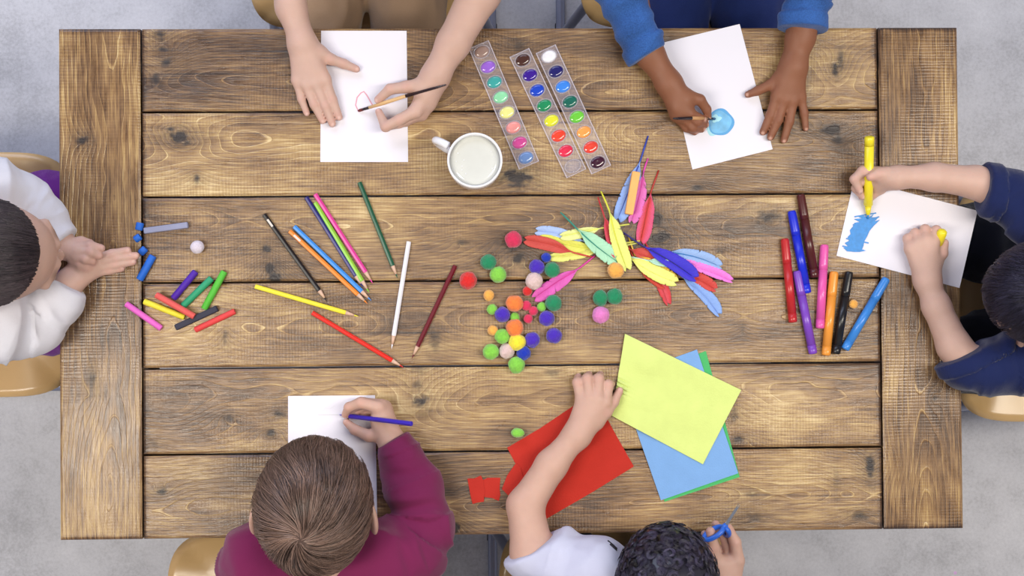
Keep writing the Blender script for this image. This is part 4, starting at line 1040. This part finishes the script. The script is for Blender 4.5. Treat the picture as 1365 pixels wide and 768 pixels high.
    V, Q = surface(G); Nn = vnormals(V, Q); V = V + Nn * (.004 * fbm(V * 16, 4, 3) + .003 * (1 - np.abs(vnoise(V * np.array([40, 14, 20]), 7)) * 2))[:, None]
    tr = from_arrays('trousers', V, Q, pants, t)
    mb = MB()
    for i, (h_, k_, an) in enumerate(TH):
        G = Field(an - [.2, .2, .1], an + [.2, .2, .12], .005); d = np.array([fx, fy, 0.0])
        f_chain(G, [np.append(an * [1, 1, 0] + [0, 0, .05] - d * .03, .036), np.append(an * [1, 1, 0] + [0, 0, .04] + d * .12, .034)], .02); f_chain(G, [np.append(an * [1, 1, 0] + [0, 0, .05], .038), np.append(an, .040)], .02); f_cut(G, [0, 0, .002], [0, 0, -1.0])
        V, Q = surface(G); from_arrays('shoe', V, Q, mat('shoe canvas', '3c3f4a', .8), t)
    if hair.get('style'):
        o = make_hair(t, headc, R, hs, hair['style'], hair['mat'], hair.get('n', 7000), hair.get('seed', 1), hair.get('whorl', (.05, -.62, .78)), hair.get('length', .05), hair.get('rad', .00055), hair.get('lift', .006))
    return t, headc, R, V_top
# ------------------------------------------------------------------ the children round the table
SK1 = skin_mat('fair', 'c8a596'); SK2 = skin_mat('brown', '8a5a42'); SK3 = skin_mat('fair warm', 'c6a08f')
def hp(u, v, hcm): return at(u, v, hcm * .01)
# --- child in tan trousers, top left
person('person in tan trousers with bare arms, painting a pink outline', SK1,
 arms=[[(402,-150,9,4.2),(372,-112,5,3.3),(380,-50,3.6,2.9),(388,10,2.8,2.35),(403,56,2.3,1.95)],
       [(610,-160,9,4.2),(676,-76,5.5,3.6),(640,-10,4.6,3.25),(604,58,3.8,2.6),(581,99,3.2,2.1)]],
 hands=[([[(403,56,2.3,1.95),(433,106,1.7,1.0)],[(404,62,2.2,1.7),(421,111,1.8,1.0)],[(402,62,2.1,1.6),(408,112,1.7,.95)],[(399,62,2.0,1.5),(396,107,1.5,.9)],[(404,58,2.1,1.5),(426,70,1.8,1.1)]],
   [[(433,106,1.7,.88),(443,133,1.25,.76),(452,156,.78,.6)],[(421,111,1.8,.9),(434,141,1.35,.78),(443,165,.78,.6)],[(408,112,1.7,.86),(419,139,1.3,.74),(430,161,.75,.58)],[(396,107,1.5,.78),(402,132,1.0,.65),(409,151,.68,.52)],[(424,68,1.8,1.1),(441,79,1.5,.88),(458,85,1.05,.78),(475,92,.78,.6)]]),
  ([[(581,99,3.2,2.0),(560,115,3.2,1.2)],[(580,104,3.0,1.9),(554,148,3.2,1.1)],[(580,108,2.4,1.7),(562,153,1.6,1.0)],[(578,108,2.6,1.6),(570,136,2.0,1.4)]],
   [[(562,113,3.3,1.1),(541,116,3.3,.95),(520,119,2.9,.85),(504,133,1.9,.66)],[(554,148,3.3,.95),(532,160,3.3,.88),(514,169,2.7,.8),(505,149,1.5,.6)],[(558,152,2.2,.9),(532,164,1.7,.82),(517,168,1.0,.7),(510,158,.75,.58)],[(562,153,1.3,.85),(540,163,.9,.7),(526,164,.7,.58)],[(566,148,1.0,.8),(548,157,.8,.65),(536,157,.65,.52)]])],
 headc=hp(500,-255,29), hf=(0,-.8,-.6), hu=(0,-.5,.85), pelvis=(-.13,.74,.55), chest=hp(500,-195,10), shirt=cloth('pale tee','d8d4cc'), pants=cloth('tan twill','9f846c',twill=True,var=.06),
 hair=dict(style='fringe',mat=hair_mat('dark brown','1c120e','4a3426'),n=3000), sleeves=[[(402,-150,9,5.4),(388,-130,7,4.8)],[(610,-160,9,5.4),(640,-125,7,4.8)]],
 shsh=dict(name='shirt',amp=.002), thighs=[(hp(455,-170,-22.5),hp(424,90,-22.5)),(hp(540,-170,-22.5),hp(545,90,-22.5))], facing=(0,-1), nail=('ecc4bc',.6,'d4938a'), vox=.0021)
# --- child in denim, top right
person('person in blue denim shirt and dark jeans painting a blue blob', SK2,
 arms=[[(850,-150,9,4.2),(812,-70,5,3.2),(838,0,4.2,2.9),(866,72,3.2,2.25),(891,110,2.8,1.85)],
       [(1035,-150,9,4.2),(1085,-80,5,3.2),(1078,-10,4,2.9),(1067,50,2.8,2.25),(1057,88,2.3,1.9)]],
 hands=[([[(891,110,2.8,1.85),(912,132,3.0,1.5)],[(893,114,2.6,1.7),(908,146,2.5,1.5)],[(893,114,2.4,1.5),(903,152,1.7,1.3)],[(912,134,2.8,1.3),(912,150,2.2,1.4)]],
   [[(916,127,3.2,.98),(933,133,2.9,.86),(942,146,2.0,.72),(944,156,1.3,.58)],[(902,143,3.0,1.0),(920,152,2.9,.85),(937,159,2.0,.64)],[(910,146,2.4,.95),(930,162,2.2,.85),(940,166,1.1,.66)],[(906,152,1.8,.9),(924,170,1.6,.8),(935,172,.8,.62)],[(902,154,1.2,.82),(915,170,1.0,.72),(926,176,.7,.58)]]),
  ([[(1057,88,2.3,1.9),(1036,127,1.8,1.0)],[(1057,92,2.2,1.7),(1046,132,1.9,1.0)],[(1058,92,2.1,1.6),(1057,133,1.8,.95)],[(1060,92,2.0,1.5),(1067,128,1.5,.88)],[(1057,90,2.1,1.5),(1041,103,1.8,1.1)]],
   [[(1036,127,1.8,.88),(1027,154,1.3,.76),(1017,176,.78,.6)],[(1046,132,1.9,.9),(1037,160,1.35,.78),(1027,183,.75,.6)],[(1057,133,1.8,.86),(1052,162,1.3,.74),(1045,187,.72,.58)],[(1067,128,1.5,.78),(1072,151,1.0,.65),(1074,171,.66,.52)],[(1043,101,1.8,1.1),(1027,113,1.4,.86),(1010,121,1.05,.74),(997,126,.76,.58)]])],
 headc=hp(945,-250,29), hf=(0,-.8,-.6), hu=(0,-.5,.85), pelvis=(.25,.74,.55), chest=hp(942,-195,10), shirt=cloth('blue denim','315a9c',scale=600,twill=True,var=.45,sheen=.2), pants=cloth('dark jeans','1e2f6a',scale=600,twill=True,var=.15),
 hair=dict(style='curly',mat=hair_mat('black','0c0a0c','2a2230'),n=3600), sleeves=[[(850,-150,9,5.4),(812,-75,5.5,4.2),(832,0,4.6,3.6),(848,40,4.0,3.2),(862,78,3.4,2.75)],[(1035,-150,9,5.4),(1088,-80,5.2,4.2),(1075,-5,4.6,3.7),(1070,35,4.0,3.3),(1066,60,3.6,3.0)]],
 hem=[(861,75,3.5,22,36,4.6,2.4),(1069,40,3.9,-3,36,4.8,2.4)],
 shsh=dict(name='denim_shirt',amp=.0046,seed=4,fa=40,fb=12), thighs=[(hp(905,-170,-22.5),hp(890,90,-22.5)),(hp(985,-170,-22.5),hp(1003,90,-22.5))], facing=(0,-1), nail=('dcae9c',.75,'7a4636'), vox=.0021)
# --- girl at the left end
_,hc1,R1,_ = person('person with slicked back dark hair and white long sleeves rubbing both hands together', SK1,
 arms=[[(-14,262,9,3.6),(45,276,5,3.2),(84,327,4.2,1.9)],[(-8,436,9,4.2),(47,436,4.4,3.4),(80,398,3.6,2.4),(93,376,3.4,1.8)]],
 hands=[([[(84,327,4.2,1.7),(104,338,4.8,1.5)],[(86,331,4.2,1.5),(106,332,5.0,1.1)]],
   [[(104,331,5.0,.95),(120,328,5.4,.8),(135,331,5.2,.62)],[(106,337,5.4,.95),(121,336,5.8,.82),(132,341,5.2,.62)],[(103,343,5.4,.9),(114,345,5.8,.78),(123,348,5.2,.6)],[(98,345,5.0,.85),(107,351,5.3,.7),(115,355,4.9,.55)],[(94,327,4.6,1.0),(108,322,4.6,.8),(120,324,4.6,.62)]]),
  ([[(93,376,3.4,1.7),(122,350,3.2,1.2)],[(95,376,3.2,1.6),(124,357,3.0,1.2)],[(96,374,3.2,1.6),(122,362,2.8,1.1)],[(94,372,3.4,1.5),(110,350,3.6,1.1)]],
   [[(124,347,3.1,.95),(150,339,3.0,.8),(170,334,2.9,.62)],[(128,351,3.0,.95),(156,344,2.8,.82),(181,341,2.6,.62)],[(128,357,2.8,.92),(155,352,2.6,.8),(177,349,2.4,.6)],[(124,363,2.6,.85),(146,360,2.4,.7),(162,358,2.2,.55)],[(104,356,3.8,1.05),(110,342,4.0,.85),(118,334,4.2,.65)]])],
 headc=hp(-8,338,19), hf=(.86,0,-.51), hu=(.5,0,.86), pelvis=(-1.02,.04,.55), chest=hp(-48,342,8), shirt=cloth('white jersey','dcdce6',var=.03), pants=cloth('purple jersey','7a2c92',var=.06),
 hair=dict(style='slick',mat=hair_mat('near black','171216','4c4044',.30),n=12000,length=.30,rad=.0006), sleeves=[[(-14,256,9,5.2),(24,268,6,4.0),(54,290,4.8,3.5),(84,324,4.2,2.6),(95,335,4,2.4)],[(-8,436,9,5.6),(20,437,6.0,5.0),(47,432,4.9,4.6),(80,398,4.1,3.6),(97,371,3.8,2.5)]],
 hem=[(84,323,4.2,22,22,4.2),(92,381,3.8,14,-22,4.4)], shsh=dict(name='sweater',amp=.0030,seed=8,fa=36,fb=14), thighs=[(hp(-60,286,-22.5),hp(150,284,-22.5)),(hp(-60,416,-22.5),hp(150,414,-22.5))], facing=(1,0), nail=('e8bcb4',.4,'d4938a'))
# --- boy at the right end
person('person with short dark hair and navy shirt holding a yellow marker', SK1,
 arms=[[(1425,318,9,4.2),(1345,262,4.2,3.0),(1300,243,3.9,2.55),(1245,236,4.2,2.2),(1196,236,4.3,1.6)],[(1425,468,9,4.2),(1296,492,3.6,3.1),(1272,462,3.2,2.6),(1248,408,2.8,2.15),(1235,374,2.5,1.75)]],
 hands=[([[(1196,236,4.3,1.6),(1172,234,4.0,1.3)],[(1196,238,4.0,1.4),(1170,243,2.6,1.15)],[(1190,240,3.4,1.2),(1172,250,1.6,.95)]],
   [[(1182,231,4.6,1.0),(1170,232,4.8,.85),(1160,236,4.7,.66)],[(1170,230,3.7,.92),(1150,228,3.5,.82),(1139,239,3.0,.74),(1146,254,2.6,.6)],[(1168,241,2.7,.92),(1148,240,2.3,.82),(1141,251,1.9,.72),(1150,262,1.6,.6)],[(1170,248,1.7,.88),(1154,251,1.1,.76),(1149,262,.8,.6)],[(1175,252,1.2,.8),(1163,260,.85,.66),(1158,268,.7,.52)]]),
  ([[(1235,374,2.5,1.7),(1214,332,2.5,1.0)],[(1235,372,2.5,1.6),(1224,326,2.7,1.0)],[(1236,372,2.5,1.6),(1234,321,2.8,1.0)],[(1238,372,2.4,1.6),(1244,324,2.7,1.0)],[(1238,370,2.3,1.4),(1246,350,2.2,1.1)]],
   [[(1213,331,2.4,.86),(1210,318,1.7,.76),(1213,322,.75,.6)],[(1223,325,2.6,.9),(1220,311,1.8,.8),(1223,316,.75,.62)],[(1234,320,2.7,.9),(1233,306,1.9,.82),(1237,311,.85,.62)],[(1244,321,2.6,.88),(1248,307,2.1,.78),(1254,310,1.4,.6)],[(1246,350,2.2,1.1),(1256,338,2.1,.88),(1259,324,1.9,.68)]])],
 headc=hp(1400,390,18), hf=(-.72,0,-.70), hu=(-.7,0,.72), pelvis=(1.02,-.02,.55), chest=hp(1450,392,8), shirt=cloth('navy cotton','172352',var=.10), pants=cloth('black navy cotton','151724',var=.1),
 hair=dict(style='fringe',mat=hair_mat('black brown','12101c','44415c',.42),n=9000,length=.032,lift=.004,seed=5,whorl=(0,-.7,.7)), sleeves=[[(1425,318,9,5.5),(1378,286,6,4.6),(1345,262,4.6,3.9),(1300,243,4.1,3.1)],[(1425,468,9,5.5),(1360,487,5.6,4.4),(1310,488,4.4,4.1),(1289,488,3.9,3.9),(1270,455,3.6,3.1)]],
 hem=[(1311,244,4.1,-36,-4,5.0,2.2),(1277,476,3.8,-16,-30,5.6,2.0)], shsh=dict(name='navy_shirt',amp=.0044,seed=12,fa=36,fb=11), thighs=[(hp(1450,335,-22.5),hp(1230,318,-22.5)),(hp(1450,455,-22.5),hp(1230,480,-22.5))], facing=(-1,0), nail=('e8c0b8',.5,'d4938a'))
# --- boy in maroon, bottom left
person('person with short brown hair in a maroon sweater writing with a violet pencil', SK3,
 arms=[[(512,748,8,4.2),(566,700,4.2,3.2),(546,640,3.7,2.6),(524,592,3.0,1.8)],[(345,748,8,4.2),(330,800,4,3.2),(378,735,3,2.2),(400,712,2.4,1.7)]],
 hands=[([[(524,592,3.0,1.75),(506,545,3.3,1.15)],[(524,590,2.8,1.6),(514,545,2.2,1.1)],[(522,592,2.8,1.6),(510,578,2.8,1.2)],[(520,588,2.8,1.5),(503,560,3.0,1.2)]],
   [[(504,543,3.8,.98),(481,537,3.6,.88),(465,543,2.8,.76),(460,553,1.5,.58)],[(510,581,2.8,1.1),(492,581,2.8,.95),(473,573,2.2,.8),(462,563,1.5,.6)],[(508,540,2.9,.95),(483,537,2.2,.85),(468,545,1.3,.72),(465,553,.85,.58)],[(513,541,1.9,.9),(489,541,1.2,.76),(476,548,.8,.6)],[(517,546,1.3,.85),(498,548,.85,.66),(485,553,.66,.54)]]),
  ([[(400,712,2.4,1.7),(404,680,1.8,1.0)],[(400,712,2.2,1.6),(416,684,1.7,1.0)],[(402,712,2.2,1.5),(425,694,1.6,1.0)]],
   [[(404,680,1.8,.85),(406,655,1.2,.72),(408,636,.75,.6)],[(411,681,1.8,.88),(418,654,1.2,.75),(422,634,.75,.6)],[(418,685,1.7,.85),(428,660,1.2,.72),(434,642,.75,.58)],[(425,692,1.6,.8),(438,672,1.0,.64),(445,658,.66,.52)],[(396,694,1.8,1.0),(386,674,1.2,.8),(382,658,.8,.6)]])],
 headc=hp(420,678,15.5), hf=(0,.66,-.75), hu=(.02,.75,.66), pelvis=(-.26,-.69,.55), chest=hp(430,770,7), shirt=cloth('maroon jersey','77204f',var=.07), pants=cloth('black cotton','17171c'),
 hair=dict(style='fringe',mat=hair_mat('mid brown','2e2019','a8897a',.30),n=13000,length=.066,lift=.0075,seed=3,whorl=(-.08,-.93,.34),rad=.0006), sleeves=[[(512,748,8,5.8),(545,735,6.2,5.2),(566,700,4.7,4.4),(550,650,4.2,4.0),(536,615,3.8,3.5),(524,585,3.4,2.8)],[(345,748,8,5.8),(330,800,4.6,4.3),(370,745,3.8,3.2),(384,728,3.6,2.8)]],
 hem=[(524,585,3.3,-20,-38,4.6)], shsh=dict(name='sweater',amp=.0052,seed=21,fa=36,fb=9), thighs=[(hp(400,905,-22.5),hp(372,676,-22.5)),(hp(500,905,-22.5),hp(500,676,-22.5))], facing=(0,1), nail=('e8c0b8',.5,'d4938a'), hs=1.02)
# --- boy with scissors, bottom right
P6_ = person('person with curly black hair and pale shirt holding scissors and yellow felt', SK3,
 arms=[[(790,764,8.5,4.2),(710,738,5,3.4),(700,674,3.4,2.8),(735,620,3.0,2.45),(768,580,2.8,1.9)],[(962,856,8,4.2),(985,905,5,3.2),(972,845,6,2.6),(965,800,6.6,2.0)]],
 hands=[([[(768,580,2.8,1.85),(776,535,2.4,1.05)],[(769,580,2.8,1.7),(786,531,2.8,1.05)],[(770,580,2.7,1.7),(797,532,2.9,1.05)],[(772,580,2.6,1.6),(807,537,2.6,1.0)],[(772,578,2.4,1.5),(795,562,2.3,1.2)]],
   [[(775,533,2.3,.92),(770,510,2.0,.84),(771,503,.95,.66)],[(786,530,2.7,.96),(783,505,2.4,.88),(785,500,1.0,.66)],[(797,531,2.8,.96),(798,505,2.5,.88),(800,500,1.0,.66)],[(807,536,2.6,.94),(811,513,2.3,.84),(815,512,1.3,.62)],[(795,562,2.3,1.2),(808,549,2.2,.98),(818,536,1.8,.82),(826,521,1.4,.62)]]),
  ([[(965,800,6.6,2.0),(958,754,7.2,1.4)],[(966,800,6.6,1.9),(968,752,7.0,1.5)],[(968,800,6.4,1.8),(982,750,7.0,1.2)],[(966,790,6,1.6),(966,755,5.6,1.3)]],
   [[(955,750,7.4,1.15),(951,730,8.2,.95),(947,709,8.6,.76)],[(983,745,7.2,1.05),(980,723,7.6,.9),(971,704,7.7,.7)],[(976,748,6.2,.95),(966,716,6.0,.8),(954,699,6.0,.64)],[(966,750,5.4,.9),(950,722,5.2,.76),(939,712,5.1,.6)],[(958,754,5.0,.85),(947,737,4.8,.68),(941,727,4.8,.54)]])],
 headc=hp(888,780,15), hf=(.08,.62,-.75), hu=(0,.75,.62), pelvis=(.12,-.70,.55), chest=hp(872,838,8), shirt=cloth('pale lavender cotton','c9cbe2',var=.03), pants=cloth('black cotton','17171c'),
 hair=dict(style='curly',mat=hair_mat('black curls','0a090e','4c4660',.32),n=13000,seed=9,rad=.0005), sleeves=[[(790,764,8.5,5.4),(745,748,6.6,4.6),(708,735,5,4.2),(700,712,4.6,4.0)],[(962,856,8,5.4),(980,895,5.6,4.4)]],
 hem=[(708,730,5,-14,-24,6.0)], shsh=dict(name='t_shirt',amp=.0026,seed=31,fa=26,fb=12,iso=.005), thighs=[(hp(800,905,-22.5),hp(726,676,-22.5)),(hp(890,905,-22.5),hp(900,676,-22.5))], facing=(0,1), nail=('e8c0b8',.5,'d4938a'), hs=.89)

# --- things held
MY = 'ecdc2c'
def at2(u, v, h=0): return at(u, v, h)
marker((1157,292),(1159,182),13,MY,'uncapped yellow marker held upright in a hand over the blue scribble',ha=.0035,hb=.060,cap=False,group='yellow marker in use')
mb = MB(); A_, B_ = hp(1249,328,1.6), hp(1257,307,3.6); r_ = 6.6/830
axis_loft(mb, A_, B_, [(0, r_), (.8, r_), (.93, r_*.9), (1, r_*.6)], 24); o = mb.build('marker_cap', mat('marker plastic ' + MY, MY, .28, .5), None, loc=(A_+B_)/2)
tag(o, 'yellow marker cap held in the fist resting on the paper', 'marker cap')
pencil((549,565),(452,553),.086,.0012,'3a28b0','violet blue colored pencil held in the writing hand')
# scissors
BLU = mat('blue scissor plastic','2a66d0',.3); STE = mat('scissor steel','b8bcc8',.25,metal=.9)
pv_ = hp(966,702,9.2); tp_ = hp(985.5,672.5,9.6); d_ = (tp_ - pv_) / np.linalg.norm(tp_ - pv_); s_ = np.cross([0,0,1.0], d_); s_ /= np.linalg.norm(s_); u_ = np.cross(d_, s_); Rs = np.stack([d_, s_, u_], 1)
sc_ = thing('scissors', "small blue handled scissors held beside the curly haired child's head", 'scissors', pv_)
L_ = np.linalg.norm(tp_ - pv_)
for sg in (-1, 1):
    mb = MB(); z = sg * .0007; w0, w1 = .0032, .0016
    P_ = [(-.006, -w0*.5), (0, -w0), (L_*.75, -w0*.35*1.2), (L_, 0), (L_*.7, w0*.35), (0, w0*.7), (-.006, w0*.5)]
    a_ = sg * .04; P_ = [(x*math.cos(a_) - y*sg*math.sin(a_), x*math.sin(a_) + y*sg*math.cos(a_)) for x, y in P_]
    V_ = [pv_ + d_*x + s_*y + u_*(z + q) for q in (-.0006, .0006) for x, y in P_]; n_ = len(P_)
    mb.add(V_, [tuple(range(n_)), tuple(range(2*n_-1, n_-1, -1))] + [(i, (i+1) % n_, (i+1) % n_ + n_, i + n_) for i in range(n_)]); mb.build('blade', STE, sc_, False)
for ctr, rx, ry, th in ((hp(951,711,9.0), .0165, .0085, 0), (hp(968,709,8.2), .010, .0085, .5)):
    mb = MB(); e1 = (ctr - pv_); e1 /= np.linalg.norm(e1); e2 = .45*np.cross(u_, e1) + .9*u_; P_ = [ctr + e1*rx*math.cos(a) + e2*ry*math.sin(a) for a in np.linspace(0, 2*math.pi, 33)]
    loft(mb, P_, .0040, 10, 1.0); loft(mb, [pv_ + d_*.004, pv_ + e1*.006, ctr - e1*rx*.95], [.0034, .0042, .0036], 10); mb.build('handle', BLU, sc_)
mb = MB(); axis_loft(mb, pv_ - u_*.0022, pv_ + u_*.0026, [(0,.0022),(.9,.0022),(1,.0014)], 12); mb.build('pivot_screw', STE, sc_)

# ------------------------------------------------------------------ chairs
PLY = mat('bent beech plywood','d3ae78',.28,.5,var=.07,vscale=9,coat=.15); TUB = mat('grey painted steel tube','8a8fa6',.3,.5,metal=.3); FOOTM = mat('rubber foot','22232a',.7)
def shell(fn, nx, ny, th):
    g = np.array([[fn(i/(nx-1), j/(ny-1)) for j in range(ny)] for i in range(nx)]); du = np.gradient(g, axis=0); dv = np.gradient(g, axis=1); nn = np.cross(du.reshape(-1,3), dv.reshape(-1,3)); nn /= np.linalg.norm(nn,axis=1)[:,None] + 1e-12
    V = g.reshape(-1,3); idx = np.arange(nx*ny).reshape(nx,ny); F = np.stack([idx[:-1,:-1], idx[1:,:-1], idx[1:,1:], idx[:-1,1:]],-1).reshape(-1,4)
    V2 = V - nn*th; loop = np.concatenate([idx[:,0], idx[-1,1:], idx[-2::-1,-1], idx[0,-2:0:-1]]); F3 = np.stack([loop, loop+nx*ny, np.roll(loop,-1)+nx*ny, np.roll(loop,-1)],-1)
    return np.concatenate([V,V2]), np.concatenate([F, F[:,::-1]+nx*ny, F3])
def chair0():
    t = thing('chair', 'x', 'chair', (0,0,0), 'plywood chairs around the table')
    def seat(a, b):
        x = (a*2-1); y = (b*2-1); k = (1 - .16*np.clip(-y,0,1)**2*.6)
        # squircle outline
        m = max(abs(x), abs(y)); q = (abs(x)**7 + abs(y)**7)**(1/7); sc_ = m/q if q > 1e-9 else 1
        X, Y = x*sc_*.225*k, y*sc_*.205; z = .417 - .012*(1-(x*x))*(1-y*y) - .030*np.clip((y-.55)/.45,0,1)**2 + .006*x*x
        return (X, Y, z)
    V, F = shell(seat, 33, 33, .011); o = from_arrays('seat', V, F, PLY, t, loc=None); 
    def back(a, b):
        x = (a*2-1); y = (b*2-1); m = max(abs(x), abs(y)); q = (abs(x)**5 + abs(y)**5)**.2; s = m/q if q > 1e-9 else 1
        return (x*s*.19, -.215 - .035*(y*s*.5+.5) + .03*x*x, .68 + y*s*.085)
    V, F = shell(back, 25, 17, .010); o2 = from_arrays('backrest', V, F[:, ::-1], PLY, t)
    for sx in (-1, 1):
        mb = MB(); X = sx*.232
        P = [(sx*.13,.13,.398),(sx*.17,.135,.394),(sx*.190,.138,.385),(sx*.196,.14,.36),(X,.145,.05),(X,.155,.018),(X,.12,.011),(X,-.16,.011),(X,-.20,.018),(X,-.205,.05),(sx*.19,-.20,.385),(sx*.18,-.235,.62),(sx*.175,-.262,.74)]
        P2 = []                                    # smooth the bends
        P = np.array(P)
        for i in range(len(P)-1):
            for s in (0,.5): 
                p0, p1, p2, p3 = P[max(i-1,0)], P[i], P[i+1], P[min(i+2,len(P)-1)]
                P2.append(.5*((2*p1)+(-p0+p2)*s*.6+( .6*(2*p0-5*p1+4*p2-p3)+.4*(2*p2-2*p1-0))*s*s*.5 + 0) if s == 0 else (p1+p2)/2)
        P2.append(P[-1]); loft(mb, P, .0105, 12); lg = mb.build('leg', TUB, t)
        for y in (.12,-.17):
            mb = MB(); box(mb, (X, y, .006), (.012,.012,.006)); mb.build('foot_pad', FOOTM, lg, False, bevel=.002)
    mb = MB(); loft(mb, [(-.185,.135,.394),(-.12,.10,.392),(.12,.10,.392),(.185,.135,.394)], .008, 10); mb.build('cross_bar', TUB, t)
    return t
def copy_tree(o, parent=None):
    c = o.copy(); C.objects.link(c)
    if parent is not None: c.parent = parent
    for ch_ in list(o.children): copy_tree(ch_, c)
    return c
CH = chair0(); first = True
def fl_at(u, v, z): return at(u, v, z - T)
for (u, v, rz, lab) in [
   (491, -116, math.pi, 'plywood chair with steel frame under the person in tan trousers'),
   (933, -116, math.pi, 'plywood chair with steel frame under the person in denim'),
   (-65, 366, -math.pi/2, 'plywood chair with steel frame at the left end, under the person in white'),
   (1432, 402, math.pi/2, 'plywood chair with steel frame at the right end, under the person in navy'),
   (385, 864, 0, 'plywood chair with steel frame under the person in maroon'),
   (829, 856, 0, 'plywood chair with steel frame under the person in the pale T-shirt')]:
    c = CH if first else copy_tree(CH); first = False
    p = fl_at(u, v, .44); c.location = (p[0], p[1], 0); c.rotation_euler = (0, 0, rz); c['label'] = lab
# walls of the room beyond the frame
WM = mat('painted wall','c9cace',.8)
for nm, c_, h_ in (('wall_left',(-3.05,0,1.6),(.05,2.4,1.6)),('wall_right',(3.05,0,1.6),(.05,2.4,1.6)),('wall_back',(0,-2.45,1.6),(3.1,.05,1.6)),('wall_front',(0,2.45,1.6),(3.1,.05,1.6))):
    mb = MB(); box(mb, c_, h_); tag(mb.build(nm, WM, None, False), kind='structure')
# small embroidered mark on the pale shirt
def surf_pt(V_, u, v, rad_=3.0):
    q = (V_ - CAM) @ RC; px = 682.5 + FPX * q[:, 0] / -q[:, 2]; py = 384 - FPX * q[:, 1] / -q[:, 2]; m = (px - u)**2 + (py - v)**2 < rad_**2
    return V_[m][V_[m][:, 2].argmax()] if m.any() else None
mb = MB(); ok = 0
for (a, b) in (((811,718),(818,724)), ((818,724),(825,731)), ((815,724),(823,732))):
    A_, B_ = surf_pt(P6_[3], *a), surf_pt(P6_[3], *b)
    if A_ is not None and B_ is not None: loft(mb, [A_ + [0,0,.0015], (A_+B_)/2 + [0,0,.0022], B_ + [0,0,.0015]], .0013, 6); ok = 1
if ok: mb.build('embroidered_mark', mat('dark thread','25222c',.8), P6_[0])['label'] = 'dark embroidered mark'
# ------------------------------------------------------------------ light
def area(name, loc, target, sx, sy, power, col):
    l = bpy.data.lights.new(name, 'AREA'); l.shape = 'RECTANGLE'; l.size = sx; l.size_y = sy; l.energy = power; l.color = col
    o = bpy.data.objects.new(name, l); C.objects.link(o); o.location = loc
    d = Vector(target) - Vector(loc); o.rotation_euler = d.to_track_quat('-Z', 'Y').to_euler()
    return o
area('ceiling_lamp', (-1.25, -.42, T + 2.15), (-.8, -.3, T), .40, 1.3, 52, (1.0, .93, .82))
area('ceiling_lamp', (1.27, .05, T + 2.15), (.8, .0, T), .34, 1.9, 60, (1.0, .93, .82))
area('window_light', (-.6, 2.35, T + 1.3), (0, 0, T - .2), 3.2, 1.8, 112, (.66, .75, 1.0))
w = bpy.data.worlds.new('world'); bpy.context.scene.world = w; w.use_nodes = True
bg = w.node_tree.nodes['Background']; bg.inputs[0].default_value = (.76, .82, 1.0, 1); bg.inputs[1].default_value = .30
sc = bpy.context.scene
sc.view_settings.view_transform = 'Standard'; sc.view_settings.look = 'None'
sc.view_settings.exposure = -0.50; sc.view_settings.gamma = 1.0; sc.view_settings.use_curve_mapping = False
